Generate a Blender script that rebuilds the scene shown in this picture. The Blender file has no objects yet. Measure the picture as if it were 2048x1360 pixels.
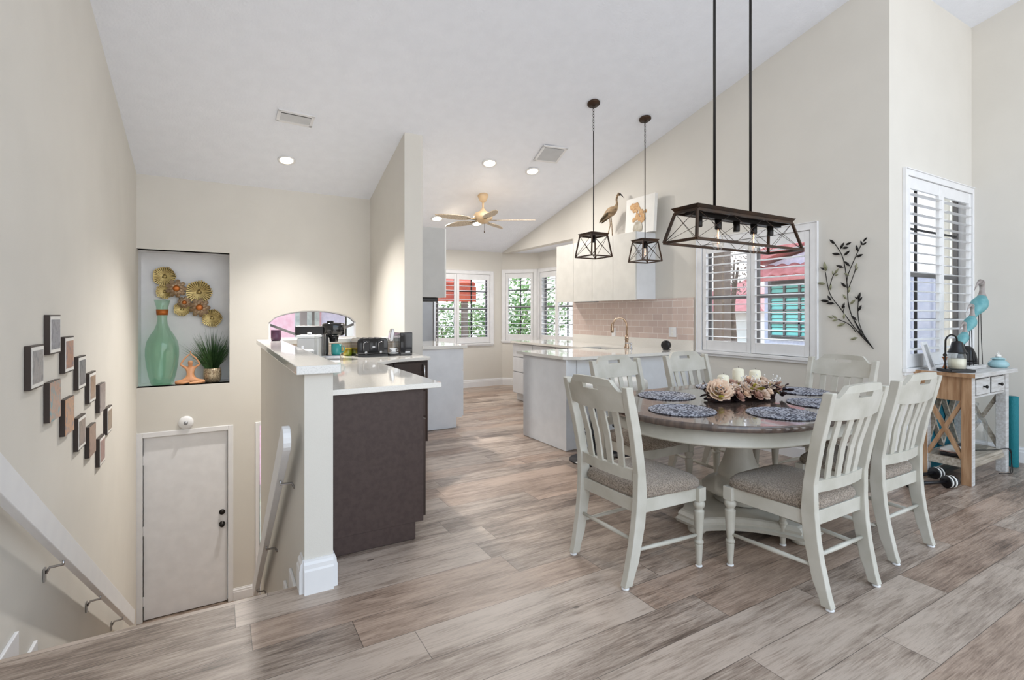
import bpy, bmesh, math, random
from mathutils import Vector, Matrix
random.seed(11)
SC = bpy.context.scene
COL = SC.collection
PI = math.pi
# ------------------------------------------------------------------ camera, sky, exposure
YW = math.radians(30.1); F_PX = 1012.0; HOR = 629.0; CH = 1.32
cd = bpy.data.cameras.new('camera'); cam = bpy.data.objects.new('camera', cd); COL.objects.link(cam)
cd.sensor_width = 36; cd.lens = F_PX * 36 / 2048; cd.shift_y = -(680 - HOR) / 2048.0
cam.location = (0, 0, CH); cam.rotation_euler = (PI/2, 0, -YW); cd.clip_start = .05; cd.clip_end = 200
SC.camera = cam
SC.view_settings.view_transform = 'Standard'; SC.view_settings.look = 'None'
SC.view_settings.exposure = 1.18; SC.view_settings.gamma = 1
W = bpy.data.worlds.new('sky'); SC.world = W; W.use_nodes = True
wn = W.node_tree.nodes; wl = W.node_tree.links
bg = wn['Background']; bg.inputs[1].default_value = 1.15
tc = wn.new('ShaderNodeTexCoord'); sx = wn.new('ShaderNodeSeparateXYZ'); cr = wn.new('ShaderNodeValToRGB')
wl.new(tc.outputs['Generated'], sx.inputs[0]); wl.new(sx.outputs['Z'], cr.inputs[0]); wl.new(cr.outputs[0], bg.inputs[0])
e = cr.color_ramp.elements
e[0].position = 0.0; e[0].color = (.80, .82, .85, 1); e[1].position = .55; e[1].color = (.62, .80, 1.0, 1)
n = cr.color_ramp.elements.new(.08); n.color = (1, 1, 1, 1)
sun = bpy.data.lights.new('sun', 'SUN'); so = bpy.data.objects.new('sun', sun); COL.objects.link(so)
sun.energy = 2.0; sun.angle = math.radians(3); sun.color = (1, .95, .87)
so.rotation_euler = Vector((-.80, -.20, -.50)).to_track_quat('-Z', 'Y').to_euler(); so.location = (12, 6, 9)

def ray(x, y):
    c, s = math.cos(YW), math.sin(YW); r = (x-1024)/F_PX; u = (HOR-y)/F_PX
    return (c*r+s, -s*r+c, u)
def PZ(x, y, h=0): d = ray(x, y); t = (h-CH)/d[2]; return Vector((t*d[0], t*d[1], h))
def PX(x, y, X0): d = ray(x, y); t = X0/d[0]; return Vector((X0, t*d[1], CH+t*d[2]))
def PY(x, y, Y0): d = ray(x, y); t = Y0/d[1]; return Vector((t*d[0], Y0, CH+t*d[2]))

# ------------------------------------------------------------------ materials
def mat(name, col, rough=.5, metal=0., col2=None, nscale=8., bump=0., bscale=60., stretch=(1,1,1), spec=.5, coat=0., trans=0., emit=None, es=0., det=4., lo=.35, hi=.65, ior=1.45, sheen=0.):
    m = bpy.data.materials.new(name); m.use_nodes = True
    nt = m.node_tree; N = nt.nodes; L = nt.links; b = N['Principled BSDF']
    b.inputs['Roughness'].default_value = rough; b.inputs['Metallic'].default_value = metal
    b.inputs['Specular IOR Level'].default_value = spec; b.inputs['Coat Weight'].default_value = coat
    b.inputs['Transmission Weight'].default_value = trans; b.inputs['IOR'].default_value = ior
    if sheen: b.inputs['Sheen Weight'].default_value = sheen
    if emit: b.inputs['Emission Color'].default_value = (*emit, 1); b.inputs['Emission Strength'].default_value = es
    co = N.new('ShaderNodeTexCoord'); mp = N.new('ShaderNodeMapping'); mp.inputs['Scale'].default_value = stretch
    L.new(co.outputs['Object'], mp.inputs[0])
    no = N.new('ShaderNodeTexNoise'); no.inputs['Scale'].default_value = nscale; no.inputs['Detail'].default_value = det
    L.new(mp.outputs[0], no.inputs['Vector'])
    rp = N.new('ShaderNodeValToRGB'); rp.color_ramp.elements[0].position = lo; rp.color_ramp.elements[1].position = hi
    c2 = col2 if col2 else tuple(v*.94 for v in col)
    rp.color_ramp.elements[0].color = (*c2, 1); rp.color_ramp.elements[1].color = (*col, 1)
    L.new(no.outputs['Fac'], rp.inputs[0]); L.new(rp.outputs[0], b.inputs['Base Color'])
    if bump:
        n2 = N.new('ShaderNodeTexNoise'); n2.inputs['Scale'].default_value = bscale; n2.inputs['Detail'].default_value = 3
        L.new(mp.outputs[0], n2.inputs['Vector'])
        bp = N.new('ShaderNodeBump'); bp.inputs['Strength'].default_value = bump; bp.inputs['Distance'].default_value = .01
        L.new(n2.outputs['Fac'], bp.inputs['Height']); L.new(bp.outputs[0], b.inputs['Normal'])
    return m
def srgb(r, g, b):
    f = lambda v: (v/255/12.92) if v/255 <= .04045 else ((v/255+.055)/1.055)**2.4
    return (f(r), f(g), f(b))
M = {}
M['wall'] = mat('wall_paint', srgb(220,216,208), .85, bump=.05, bscale=180, col2=srgb(217,213,205), nscale=3)
M['ceil'] = mat('ceiling_texture', srgb(240,243,250), .9, bump=.35, bscale=55, col2=srgb(237,240,247))
M['white'] = mat('white_trim_paint', srgb(234,234,235), .4, col2=srgb(230,230,232))
M['door'] = mat('door_paint', srgb(236,236,238), .45, bump=.03, bscale=30)
M['cab'] = mat('white_lacquer_cabinet', srgb(226,228,231), .22, coat=.3)
M['cabw'] = mat('cream_lacquer_cabinet', srgb(222,220,214), .15, coat=.5)
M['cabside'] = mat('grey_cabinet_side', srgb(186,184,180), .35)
M['dark'] = mat('espresso_wood', srgb(72,58,54), .45, col2=srgb(64,50,47), nscale=40, bump=.05, bscale=200)
M['darkdoor'] = mat('dark_door_wood', srgb(62,46,40), .35, col2=srgb(48,35,30), nscale=14, stretch=(1,1,.15))
M['quartz'] = mat('white_quartz', srgb(235,232,226), .07, col2=srgb(226,222,214), nscale=160, coat=.4, det=6)
M['capq'] = mat('cap_quartz', srgb(228,227,224), .12, col2=srgb(196,194,190), nscale=220, coat=.3, lo=.2, hi=.5)
M['black'] = mat('black_metal', srgb(34,30,28), .4, metal=.5)
M['bronze'] = mat('aged_bronze', srgb(58,48,42), .42, metal=.6, col2=srgb(78,58,44), nscale=9)
M['blackp'] = mat('black_plastic', srgb(26,24,26), .3)
M['blackg'] = mat('gloss_black', srgb(18,17,19), .08, coat=.6)
M['chrome'] = mat('brushed_steel', srgb(190,190,192), .22, metal=1.)
M['brass'] = mat('warm_nickel', srgb(206,182,158), .2, metal=1., col2=srgb(172,146,122), nscale=6)
M['steel'] = mat('grey_steel', srgb(150,152,156), .35, metal=.7)
M['chair'] = mat('antique_white_paint', srgb(203,199,189), .42, col2=srgb(188,184,172), nscale=7, bump=.04, bscale=90)
M['fabric'] = mat('tweed_fabric', srgb(176,160,144), .95, col2=srgb(112,98,84), nscale=140, bump=.7, bscale=260, sheen=.3, stretch=(1,1.6,1), lo=.38, hi=.6)
M['tablewood'] = mat('table_wood', srgb(104,88,79), .13, col2=srgb(72,61,57), nscale=5, stretch=(.5,7,1), bump=.05, bscale=40, coat=.8, spec=.6)
M['tanwood'] = mat('tan_wood', srgb(184,148,114), .5, col2=srgb(150,112,80), nscale=9, stretch=(4,4,.5), bump=.12, bscale=50)
M['washwood'] = mat('whitewashed_wood', srgb(214,213,212), .5, col2=srgb(188,184,180), nscale=10, stretch=(.6,6,6), bump=.12, bscale=50)
M['greywood'] = mat('grey_shelf_wood', srgb(192,182,168), .6, col2=srgb(150,138,122), nscale=8, stretch=(.5,6,6))
M['candle'] = mat('candle_wax', srgb(240,234,214), .5, col2=srgb(232,225,200))
M['rose'] = mat('rose_petal', srgb(226,190,160), .7, col2=srgb(240,214,190), nscale=30)
M['rosy'] = mat('mauve_petal', srgb(150,110,98), .75, col2=srgb(190,150,130), nscale=40)
M['beige'] = mat('beige_petal', srgb(196,164,142), .75, col2=srgb(226,204,184), nscale=40)
M['whitef'] = mat('white_berry', srgb(240,238,236), .6)
M['brownf'] = mat('dark_brown_leaf', srgb(60,38,34), .6, col2=srgb(40,34,40), nscale=30)
M['yell'] = mat('yellow_green_leaf', srgb(176,160,50), .6, col2=srgb(120,110,40), nscale=30)
M['grass'] = mat('grass_blade', srgb(70,108,58), .6, col2=srgb(44,74,40), nscale=20)
M['leafy'] = mat('tree_leaf', srgb(140,176,96), .7, col2=srgb(74,112,56), nscale=5)
M['trunk'] = mat('tree_bark', srgb(120,100,84), .9, col2=srgb(90,74,62), nscale=12, bump=.4, bscale=20)
M['teal'] = mat('teal_paint', srgb(92,152,158), .5, col2=srgb(118,172,176), nscale=22, bump=.15, bscale=60)
M['tealmug'] = mat('teal_glaze', srgb(44,150,148), .2, coat=.4)
M['greyhead'] = mat('weathered_grey', srgb(150,140,136), .6, col2=srgb(176,168,164), nscale=25)
M['gold'] = mat('antique_gold', srgb(150,122,70), .35, metal=.7, col2=srgb(96,76,44), nscale=14)
M['goldlt'] = mat('light_gold', srgb(206,184,124), .35, metal=.5, col2=srgb(150,128,76), nscale=10)
M['heron'] = mat('heron_paint', srgb(176,150,116), .5, col2=srgb(110,86,60), nscale=16, stretch=(1,1,2.5))
M['golddk'] = mat('dark_gold', srgb(58,46,30), .5, metal=.3, col2=srgb(90,74,44), nscale=20)
M['petal'] = mat('pearl_petal', srgb(196,170,140), .35, metal=.35, col2=srgb(160,128,96), nscale=18)
M['copper'] = mat('orange_enamel', srgb(190,110,50), .3, metal=.5)
M['peach'] = mat('peach_ceramic', srgb(226,168,122), .3, coat=.4, col2=srgb(214,150,106))
M['purple'] = mat('plum_glaze', srgb(96,60,84), .35)
M['greenc'] = mat('green_glass_candle', srgb(140,160,40), .2, coat=.4, col2=srgb(170,130,40), nscale=9)
M['salmon'] = mat('salmon_roof_tile', srgb(206,132,128), .8, col2=srgb(190,112,108), nscale=6, bump=.3, bscale=12)
M['redroof'] = mat('red_roof', srgb(170,62,46), .8, col2=srgb(200,90,60), nscale=4)
M['stucco'] = mat('pale_stucco', srgb(222,222,240), .9, col2=srgb(206,208,230), nscale=14, bump=.2, bscale=40)
M['tealsh'] = mat('teal_shutter', srgb(150,232,222), .6)
M['brownpost'] = mat('brown_post', srgb(132,118,108), .8, col2=srgb(120,106,98), nscale=5)
M['ground'] = mat('courtyard_ground', srgb(190,180,165), .95, col2=srgb(150,160,120), nscale=1.2)
M['fence'] = mat('fence_wood', srgb(190,160,150), .9, col2=srgb(160,130,120), nscale=5, stretch=(6,6,.4))
M['sky'] = mat('window_dark_bar', srgb(40,40,42), .5)
M['bar'] = mat('grey_sash_bar', srgb(120,118,118), .5)
M['mat'] = mat('dark_teal_mat', srgb(10,104,124), .7, bump=.4, bscale=200)
M['matl'] = mat('teal_mat', srgb(20,120,130), .6, bump=.5, bscale=120)
M['bluec'] = mat('pale_blue_ceramic', srgb(158,196,202), .18, coat=.6)
M['fanm'] = mat('fan_cream', srgb(222,196,160), .4, col2=srgb(210,180,142))
M['paper'] = mat('paper', srgb(235,233,228), .7)
M['plastic'] = mat('frosted_plastic', srgb(205,205,205), .25, spec=.6)
M['cordm'] = mat('black_cable', srgb(20,20,20), .5)
M['rubber'] = mat('grey_rubber', srgb(90,88,90), .6)
M['blind'] = mat('shutter_paint', srgb(240,240,241), .35)

def glassmat(name, tint=(1,1,1), gl=.1, rough=.02):
    m = bpy.data.materials.new(name); m.use_nodes = True; N = m.node_tree.nodes; L = m.node_tree.links
    N.remove(N['Principled BSDF']); out = N['Material Output']
    t = N.new('ShaderNodeBsdfTransparent'); t.inputs[0].default_value = (*tint, 1)
    g = N.new('ShaderNodeBsdfGlossy'); g.inputs['Roughness'].default_value = rough
    lw = N.new('ShaderNodeLayerWeight'); lw.inputs[0].default_value = .25
    ma = N.new('ShaderNodeMath'); ma.operation = 'MULTIPLY_ADD'; ma.inputs[1].default_value = .5; ma.inputs[2].default_value = gl
    L.new(lw.outputs['Facing'], ma.inputs[0])
    mx = N.new('ShaderNodeMixShader'); L.new(ma.outputs[0], mx.inputs[0]); L.new(t.outputs[0], mx.inputs[1]); L.new(g.outputs[0], mx.inputs[2])
    L.new(mx.outputs[0], out.inputs[0]); return m
M['pane'] = glassmat('window_glass', (.97,.98,1), .02)
M['clear'] = glassmat('clear_glass', (.93,.94,.94), .06)
M['green'] = glassmat('green_glass', (.74,.90,.80), .06)
M['bulbg'] = glassmat('bulb_glass', (.97,.95,.92), .1)

def floor_mat():
    m = bpy.data.materials.new('plank_floor'); m.use_nodes = True; N = m.node_tree.nodes; L = m.node_tree.links; b = N['Principled BSDF']
    def mth(op, a, bb=None, c=None):
        n = N.new('ShaderNodeMath'); n.operation = op
        for i, v in enumerate((a, bb, c)):
            if v is None: continue
            if isinstance(v, (int, float)): n.inputs[i].default_value = v
            else: L.new(v, n.inputs[i])
        return n.outputs[0]
    g = N.new('ShaderNodeTexCoord'); s = N.new('ShaderNodeSeparateXYZ'); L.new(g.outputs['Object'], s.inputs[0])
    X, Y = s.outputs[0], s.outputs[1]; wd = .1985; ln = 1.22
    yy = mth('DIVIDE', mth('ADD', Y, 20*wd - 2.03 + .0), wd); row = mth('FLOOR', yy); fy = mth('FRACT', yy)
    wn_ = N.new('ShaderNodeTexWhiteNoise'); wn_.noise_dimensions = '1D'; L.new(row, wn_.inputs['W'])
    xx = mth('ADD', mth('DIVIDE', mth('ADD', X, 30.), ln), wn_.outputs['Value']); colm = mth('FLOOR', xx); fx = mth('FRACT', xx)
    cb = N.new('ShaderNodeCombineXYZ'); L.new(row, cb.inputs[0]); L.new(colm, cb.inputs[1])
    w2 = N.new('ShaderNodeTexWhiteNoise'); w2.noise_dimensions = '2D'; L.new(cb.outputs[0], w2.inputs['Vector'])
    pr = w2.outputs['Value']
    # grain coordinates shifted per plank
    cg = N.new('ShaderNodeCombineXYZ'); L.new(mth('MULTIPLY', X, .9), cg.inputs[0]); L.new(mth('MULTIPLY', Y, 9.), cg.inputs[1]); L.new(mth('MULTIPLY', pr, 37.), cg.inputs[2])
    n1 = N.new('ShaderNodeTexNoise'); n1.inputs['Scale'].default_value = 2.6; n1.inputs['Detail'].default_value = 8; n1.inputs['Roughness'].default_value = .68; n1.inputs['Distortion'].default_value = .5
    L.new(cg.outputs[0], n1.inputs['Vector'])
    cg2 = N.new('ShaderNodeCombineXYZ'); L.new(mth('MULTIPLY', X, 1.3), cg2.inputs[0]); L.new(mth('MULTIPLY', Y, 3.), cg2.inputs[1]); L.new(mth('MULTIPLY', pr, 61.), cg2.inputs[2])
    n2 = N.new('ShaderNodeTexNoise'); n2.inputs['Scale'].default_value = 1.3; n2.inputs['Detail'].default_value = 5; n2.inputs['Roughness'].default_value = .6
    L.new(cg2.outputs[0], n2.inputs['Vector'])
    cg3 = N.new('ShaderNodeCombineXYZ'); L.new(mth('MULTIPLY', X, 5.), cg3.inputs[0]); L.new(mth('MULTIPLY', Y, 90.), cg3.inputs[1]); L.new(pr, cg3.inputs[2])
    n3 = N.new('ShaderNodeTexNoise'); n3.inputs['Scale'].default_value = 2; n3.inputs['Detail'].default_value = 6; n3.inputs['Roughness'].default_value = .7
    L.new(cg3.outputs[0], n3.inputs['Vector'])
    v = mth('ADD', mth('MULTIPLY', n1.outputs['Fac'], .66), mth('MULTIPLY', n2.outputs['Fac'], .50))
    v = mth('ADD', v, mth('MULTIPLY', mth('SUBTRACT', pr, .5), .17)); v = mth('ADD', v, mth('MULTIPLY', mth('SUBTRACT', n3.outputs['Fac'], .5), .62))
    r = N.new('ShaderNodeValToRGB'); L.new(v, r.inputs[0]); E = r.color_ramp.elements
    E[0].position = .30; E[0].color = (*srgb(76,64,56), 1); E[1].position = .72; E[1].color = (*srgb(190,173,159), 1)
    for p, c in ((.42, srgb(112,96,85)), (.52, srgb(146,129,116)), (.61, srgb(170,153,139))):
        q = E.new(p); q.color = (*c, 1)
    # hue: some planks browner
    w3 = N.new('ShaderNodeTexWhiteNoise'); w3.noise_dimensions = '2D'
    cb2 = N.new('ShaderNodeCombineXYZ'); L.new(mth('ADD', row, 7.3), cb2.inputs[0]); L.new(colm, cb2.inputs[1]); L.new(cb2.outputs[0], w3.inputs['Vector'])
    mx = N.new('ShaderNodeMixRGB'); mx.blend_type = 'MULTIPLY'; L.new(mth('MULTIPLY', mth('GREATER_THAN', w3.outputs['Value'], .72), .8), mx.inputs[0]); L.new(r.outputs[0], mx.inputs[1]); mx.inputs[2].default_value = (.92,.82,.76,1)
    # joints
    dy = mth('MULTIPLY', mth('MINIMUM', fy, mth('SUBTRACT', 1., fy)), wd); dx = mth('MULTIPLY', mth('MINIMUM', fx, mth('SUBTRACT', 1., fx)), ln)
    jt = mth('LESS_THAN', mth('MINIMUM', dx, dy), .0013)
    # knots
    vo = N.new('ShaderNodeTexVoronoi'); vo.inputs['Scale'].default_value = 1.; 
    ck = N.new('ShaderNodeCombineXYZ'); L.new(mth('MULTIPLY', X, 1.9), ck.inputs[0]); L.new(mth('MULTIPLY', Y, 3.4), ck.inputs[1]); L.new(ck.outputs[0], vo.inputs['Vector'])
    kn = mth('LESS_THAN', vo.outputs['Distance'], .035)
    dk = mth('MAXIMUM', mth('MULTIPLY', jt, .75), mth('MULTIPLY', kn, .6))
    m2 = N.new('ShaderNodeMixRGB'); L.new(dk, m2.inputs[0]); L.new(mx.outputs[0], m2.inputs[1]); m2.inputs[2].default_value = (*srgb(48,40,36), 1)
    L.new(m2.outputs[0], b.inputs['Base Color'])
    rr = mth('ADD', mth('MULTIPLY', n3.outputs['Fac'], .22), .22); L.new(rr, b.inputs['Roughness'])
    bp = N.new('ShaderNodeBump'); bp.inputs['Strength'].default_value = .35; bp.inputs['Distance'].default_value = .004
    L.new(mth('SUBTRACT', v, mth('MULTIPLY', jt, .6)), bp.inputs['Height']); L.new(bp.outputs[0], b.inputs['Normal'])
    return m
M['floor'] = floor_mat()

def brick_mat(name, c1, c2, mortar, bw, bh, axis):  # tiles laid along Y or X
    m = bpy.data.materials.new(name); m.use_nodes = True; N = m.node_tree.nodes; L = m.node_tree.links; b = N['Principled BSDF']
    g = N.new('ShaderNodeTexCoord'); s = N.new('ShaderNodeSeparateXYZ'); L.new(g.outputs['Object'], s.inputs[0])
    cb = N.new('ShaderNodeCombineXYZ'); L.new(s.outputs[axis], cb.inputs[0]); L.new(s.outputs[2], cb.inputs[1])
    t = N.new('ShaderNodeTexBrick'); L.new(cb.outputs[0], t.inputs['Vector']); t.inputs['Scale'].default_value = 1
    t.inputs['Brick Width'].default_value = bw; t.inputs['Row Height'].default_value = bh; t.inputs['Mortar Size'].default_value = .0028
    t.inputs['Mortar Smooth'].default_value = .1
    t.inputs['Color1'].default_value = (*c1, 1); t.inputs['Color2'].default_value = (*c2, 1); t.inputs['Mortar'].default_value = (*mortar, 1)
    L.new(t.outputs['Color'], b.inputs['Base Color']); b.inputs['Roughness'].default_value = .18
    bp = N.new('ShaderNodeBump'); bp.inputs['Strength'].default_value = .6; bp.inputs['Distance'].default_value = .004; bp.invert = True
    L.new(t.outputs['Fac'], bp.inputs['Height']); L.new(bp.outputs[0], b.inputs['Normal']); return m
M['tile'] = brick_mat('subway_tile', srgb(214,194,184), srgb(204,184,176), srgb(238,230,224), .152, .078, 1)
M['tile2'] = brick_mat('beige_tile', srgb(196,180,164), srgb(186,170,154), srgb(220,212,204), .152, .078, 0)

def placemat_mat():
    m = bpy.data.materials.new('braided_weave'); m.use_nodes = True; N = m.node_tree.nodes; L = m.node_tree.links; b = N['Principled BSDF']
    g = N.new('ShaderNodeTexCoord'); s = N.new('ShaderNodeSeparateXYZ'); L.new(g.outputs['Object'], s.inputs[0])
    def mth(op, a, bb=None):
        n = N.new('ShaderNodeMath'); n.operation = op
        for i, v in enumerate((a, bb)):
            if v is None: continue
            if isinstance(v, (int, float)): n.inputs[i].default_value = v
            else: L.new(v, n.inputs[i])
        return n.outputs[0]
    x, y = s.outputs[0], s.outputs[1]
    rad = mth('SQRT', mth('ADD', mth('MULTIPLY', x, x), mth('MULTIPLY', y, y))); ang = mth('ARCTAN2', y, x)
    ring = mth('MULTIPLY', rad, 1/.0125); rf = mth('FRACT', ring); ri = mth('FLOOR', ring)
    par = mth('SUBTRACT', mth('MULTIPLY', mth('FRACT', mth('MULTIPLY', ri, .5)), 4.), 1.)
    sw = mth('ADD', mth('MULTIPLY', mth('MULTIPLY', ang, ri), 2.0), mth('MULTIPLY', mth('MULTIPLY', rf, par), 2.2))
    cid = N.new('ShaderNodeCombineXYZ'); L.new(ri, cid.inputs[0]); L.new(mth('FLOOR', mth('ADD', mth('MULTIPLY', mth('MULTIPLY', ang, ri), 1.15), mth('MULTIPLY', mth('MULTIPLY', rf, par), .35))), cid.inputs[1])
    wno = N.new('ShaderNodeTexWhiteNoise'); wno.noise_dimensions = '2D'; L.new(cid.outputs[0], wno.inputs['Vector'])
    st = mth('SUBTRACT', mth('MULTIPLY', wno.outputs['Value'], 1.6), .8)
    no = N.new('ShaderNodeTexNoise'); no.inputs['Scale'].default_value = 120; L.new(g.outputs['Object'], no.inputs['Vector'])
    v = mth('ADD', mth('MULTIPLY', st, .34), mth('MULTIPLY', no.outputs['Fac'], .9))
    r = N.new('ShaderNodeValToRGB'); L.new(v, r.inputs[0]); r.color_ramp.elements[0].position = .30; r.color_ramp.elements[0].color = (*srgb(58,58,70), 1)
    r.color_ramp.elements[1].position = .62; r.color_ramp.elements[1].color = (*srgb(180,181,190), 1); L.new(r.outputs[0], b.inputs['Base Color'])
    b.inputs['Roughness'].default_value = .7
    bp = N.new('ShaderNodeBump'); bp.inputs['Strength'].default_value = .8; bp.inputs['Distance'].default_value = .004
    L.new(mth('ADD', mth('SINE', mth('MULTIPLY', rf, PI)), mth('MULTIPLY', st, .3)), bp.inputs['Height']); L.new(bp.outputs[0], b.inputs['Normal'])
    return m
M['braid'] = placemat_mat()

def art_mat(name, cols, sc=14):
    m = bpy.data.materials.new(name); m.use_nodes = True; N = m.node_tree.nodes; L = m.node_tree.links; b = N['Principled BSDF']
    g = N.new('ShaderNodeTexCoord'); no = N.new('ShaderNodeTexNoise'); no.inputs['Scale'].default_value = sc; no.inputs['Detail'].default_value = 6; no.inputs['Distortion'].default_value = 1.5
    L.new(g.outputs['Object'], no.inputs['Vector']); r = N.new('ShaderNodeValToRGB'); L.new(no.outputs['Fac'], r.inputs[0]); E = r.color_ramp.elements
    E[0].position = .3; E[0].color = (*cols[0], 1); E[1].position = .7; E[1].color = (*cols[-1], 1)
    for i, c in enumerate(cols[1:-1]): q = E.new(.3+.4*(i+1)/(len(cols)-1)); q.color = (*c, 1)
    L.new(r.outputs[0], b.inputs['Base Color']); b.inputs['Roughness'].default_value = .3; return m

# ------------------------------------------------------------------ mesh builder
class MB:
    def __init__(s): s.v = []; s.f = []; s.sm = []; s.mi = []
    def add(s, vs, fs, smooth=False, mi=0):
        o = len(s.v); s.v += [tuple(v) for v in vs]; s.f += [tuple(i+o for i in f) for f in fs]; s.sm += [smooth]*len(fs); s.mi += [mi]*len(fs); return s
    def box(s, x0, x1, y0, y1, z0, z1, mi=0):
        return s.hexa([(x0,y0,z0),(x1,y0,z0),(x1,y1,z0),(x0,y1,z0),(x0,y0,z1),(x1,y0,z1),(x1,y1,z1),(x0,y1,z1)], mi)
    def hexa(s, p, mi=0):
        return s.add(p, [(0,3,2,1),(4,5,6,7),(0,1,5,4),(1,2,6,5),(2,3,7,6),(3,0,4,7)], False, mi)
    def beam(s, a, b, w, h, up=(0,0,1), w2=None, h2=None):
        a = Vector(a); b = Vector(b); d = (b-a).normalized(); u = Vector(up)
        r = d.cross(u); r = r.normalized() if r.length > 1e-5 else Vector((1,0,0)); u = r.cross(d)
        w2 = w if w2 is None else w2; h2 = h if h2 is None else h2
        P = []
        for c, ww, hh in ((a, w, h), (b, w2, h2)):
            P += [c-r*ww/2-u*hh/2, c+r*ww/2-u*hh/2, c+r*ww/2+u*hh/2, c-r*ww/2+u*hh/2]
        return s.add(P, [(0,3,2,1),(4,5,6,7),(0,1,5,4),(1,2,6,5),(2,3,7,6),(3,0,4,7)])
    def prism(s, pts, d0, d1, plane='xy', smooth=False):   # extrude outline from d0 to d1 along the third axis
        def mk(a, b, c): return {'xy': (a,b,c), 'xz': (a,c,b), 'yz': (c,a,b)}[plane]
        n = len(pts); V = [mk(a,b,d0) for a,b in pts]+[mk(a,b,d1) for a,b in pts]
        F = [tuple(range(n))[::-1], tuple(range(n,2*n))]
        o = len(s.v); s.add(V, F); fs = [(i,(i+1)%n,n+(i+1)%n,n+i) for i in range(n)]
        s.f += [tuple(i+o for i in f) for f in fs]; s.sm += [smooth]*n; s.mi += [0]*n
        return s
    def tube(s, pts, r, seg=10, caps=True, close=False):
        pts = [Vector(p) for p in pts]; n = len(pts); rs = r if isinstance(r, (list, tuple)) else [r]*n
        V = []; prev = None
        for i, p in enumerate(pts):
            if close: d = pts[(i+1) % n]-pts[i-1]
            else: d = (pts[min(i+1,n-1)]-pts[max(i-1,0)])
            d = d.normalized() if d.length > 1e-9 else Vector((0,0,1))
            if prev is None:
                a = Vector((0,0,1)) if abs(d.z) < .9 else Vector((1,0,0)); u = d.cross(a).normalized()
            else:
                u = prev-d*prev.dot(d); u = u.normalized() if u.length > 1e-6 else d.orthogonal().normalized()
            prev = u; w = d.cross(u)
            for k in range(seg):
                t = 2*PI*k/seg; V.append(p+(u*math.cos(t)+w*math.sin(t))*rs[i])
        Fs = []
        m = n if close else n-1
        for i in range(m):
            for k in range(seg):
                a = i*seg+k; b = i*seg+(k+1) % seg; c = ((i+1) % n)*seg+(k+1) % seg; d_ = ((i+1) % n)*seg+k
                Fs.append((a,b,c,d_))
        s.add(V, Fs, True)
        if caps and not close:
            o = len(s.v)-n*seg; s.f += [tuple(o+k for k in range(seg))[::-1], tuple(o+(n-1)*seg+k for k in range(seg))]; s.sm += [False]*2; s.mi += [0]*2
        return s
    def lathe(s, prof, c=(0,0,0), seg=24, M4=None, smooth=True):   # profile (r, z)
        V = []
        for r, z in prof:
            for k in range(seg):
                t = 2*PI*k/seg; p = Vector((r*math.cos(t), r*math.sin(t), z))
                if M4: p = M4 @ p
                V.append(Vector(c)+p)
        n = len(prof); Fs = [(i*seg+k, i*seg+(k+1) % seg, (i+1)*seg+(k+1) % seg, (i+1)*seg+k) for i in range(n-1) for k in range(seg)]
        s.add(V, Fs, smooth); o = len(s.v)-n*seg
        if prof[0][0] > 1e-5: s.f.append(tuple(o+k for k in range(seg))[::-1]); s.sm.append(False); s.mi.append(0)
        if prof[-1][0] > 1e-5: s.f.append(tuple(o+(n-1)*seg+k for k in range(seg))); s.sm.append(False); s.mi.append(0)
        return s
    def ball(s, c, r, seg=14, rings=8, sc=(1,1,1), R=None):
        pf = []
        for i in range(rings+1):
            a = -PI/2+PI*i/rings; pf.append((max(r*math.cos(a), 1e-6), r*math.sin(a)))
        Mx = Matrix.Diagonal((*sc, 1)).to_3x3()
        if R is not None: Mx = R @ Mx
        return s.lathe(pf, c, seg, Mx)
    def grid(s, fn, nu, nv, smooth=True, closeu=False):
        V = [fn(i/(nu if closeu else nu-1) if nu > 1 else 0, j/(nv-1)) for j in range(nv) for i in range(nu)]
        F = []
        for j in range(nv-1):
            for i in range(nu if closeu else nu-1):
                F.append((j*nu+i, j*nu+(i+1) % nu, (j+1)*nu+(i+1) % nu, (j+1)*nu+i))
        return s.add(V, F, smooth)
    def mesh(s, name):
        me = bpy.data.meshes.new(name); me.from_pydata(s.v, [], s.f); me.update()
        me.polygons.foreach_set('use_smooth', s.sm); me.polygons.foreach_set('material_index', s.mi)
        bm = bmesh.new(); bm.from_mesh(me); bmesh.ops.remove_doubles(bm, verts=bm.verts, dist=1e-6)
        bmesh.ops.recalc_face_normals(bm, faces=bm.faces); bm.to_mesh(me); bm.free(); return me
    def build(s, name, m, parent=None, bevel=0., solid=0., loc=None, rot=None, sub=0, label=None):
        me = s.mesh(name); o = bpy.data.objects.new(name, me); COL.objects.link(o)
        for q in (m if isinstance(m, (list, tuple)) else [m]): me.materials.append(M[q] if isinstance(q, str) else q)
        if parent: o.parent = parent
        if loc: o.location = loc
        if rot: o.rotation_euler = rot
        if solid:
            md = o.modifiers.new('solid', 'SOLIDIFY'); md.thickness = solid; md.offset = 0
        if sub:
            md = o.modifiers.new('sub', 'SUBSURF'); md.levels = sub; md.render_levels = sub
        if bevel:
            md = o.modifiers.new('bevel', 'BEVEL'); md.width = bevel; md.segments = 2; md.limit_method = 'ANGLE'; md.angle_limit = .7
        if label: o['label'] = label
        return o
def box(x0,x1,y0,y1,z0,z1): return MB().box(x0,x1,y0,y1,z0,z1)
def thing(name, label, cat, loc=(0,0,0), rz=0, group=None):
    o = bpy.data.objects.new(name, None); COL.objects.link(o); o.location = loc; o.rotation_euler = (0,0,rz); o.empty_display_size = .1
    o['label'] = label; o['category'] = cat
    if group: o['group'] = group
    return o
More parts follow.
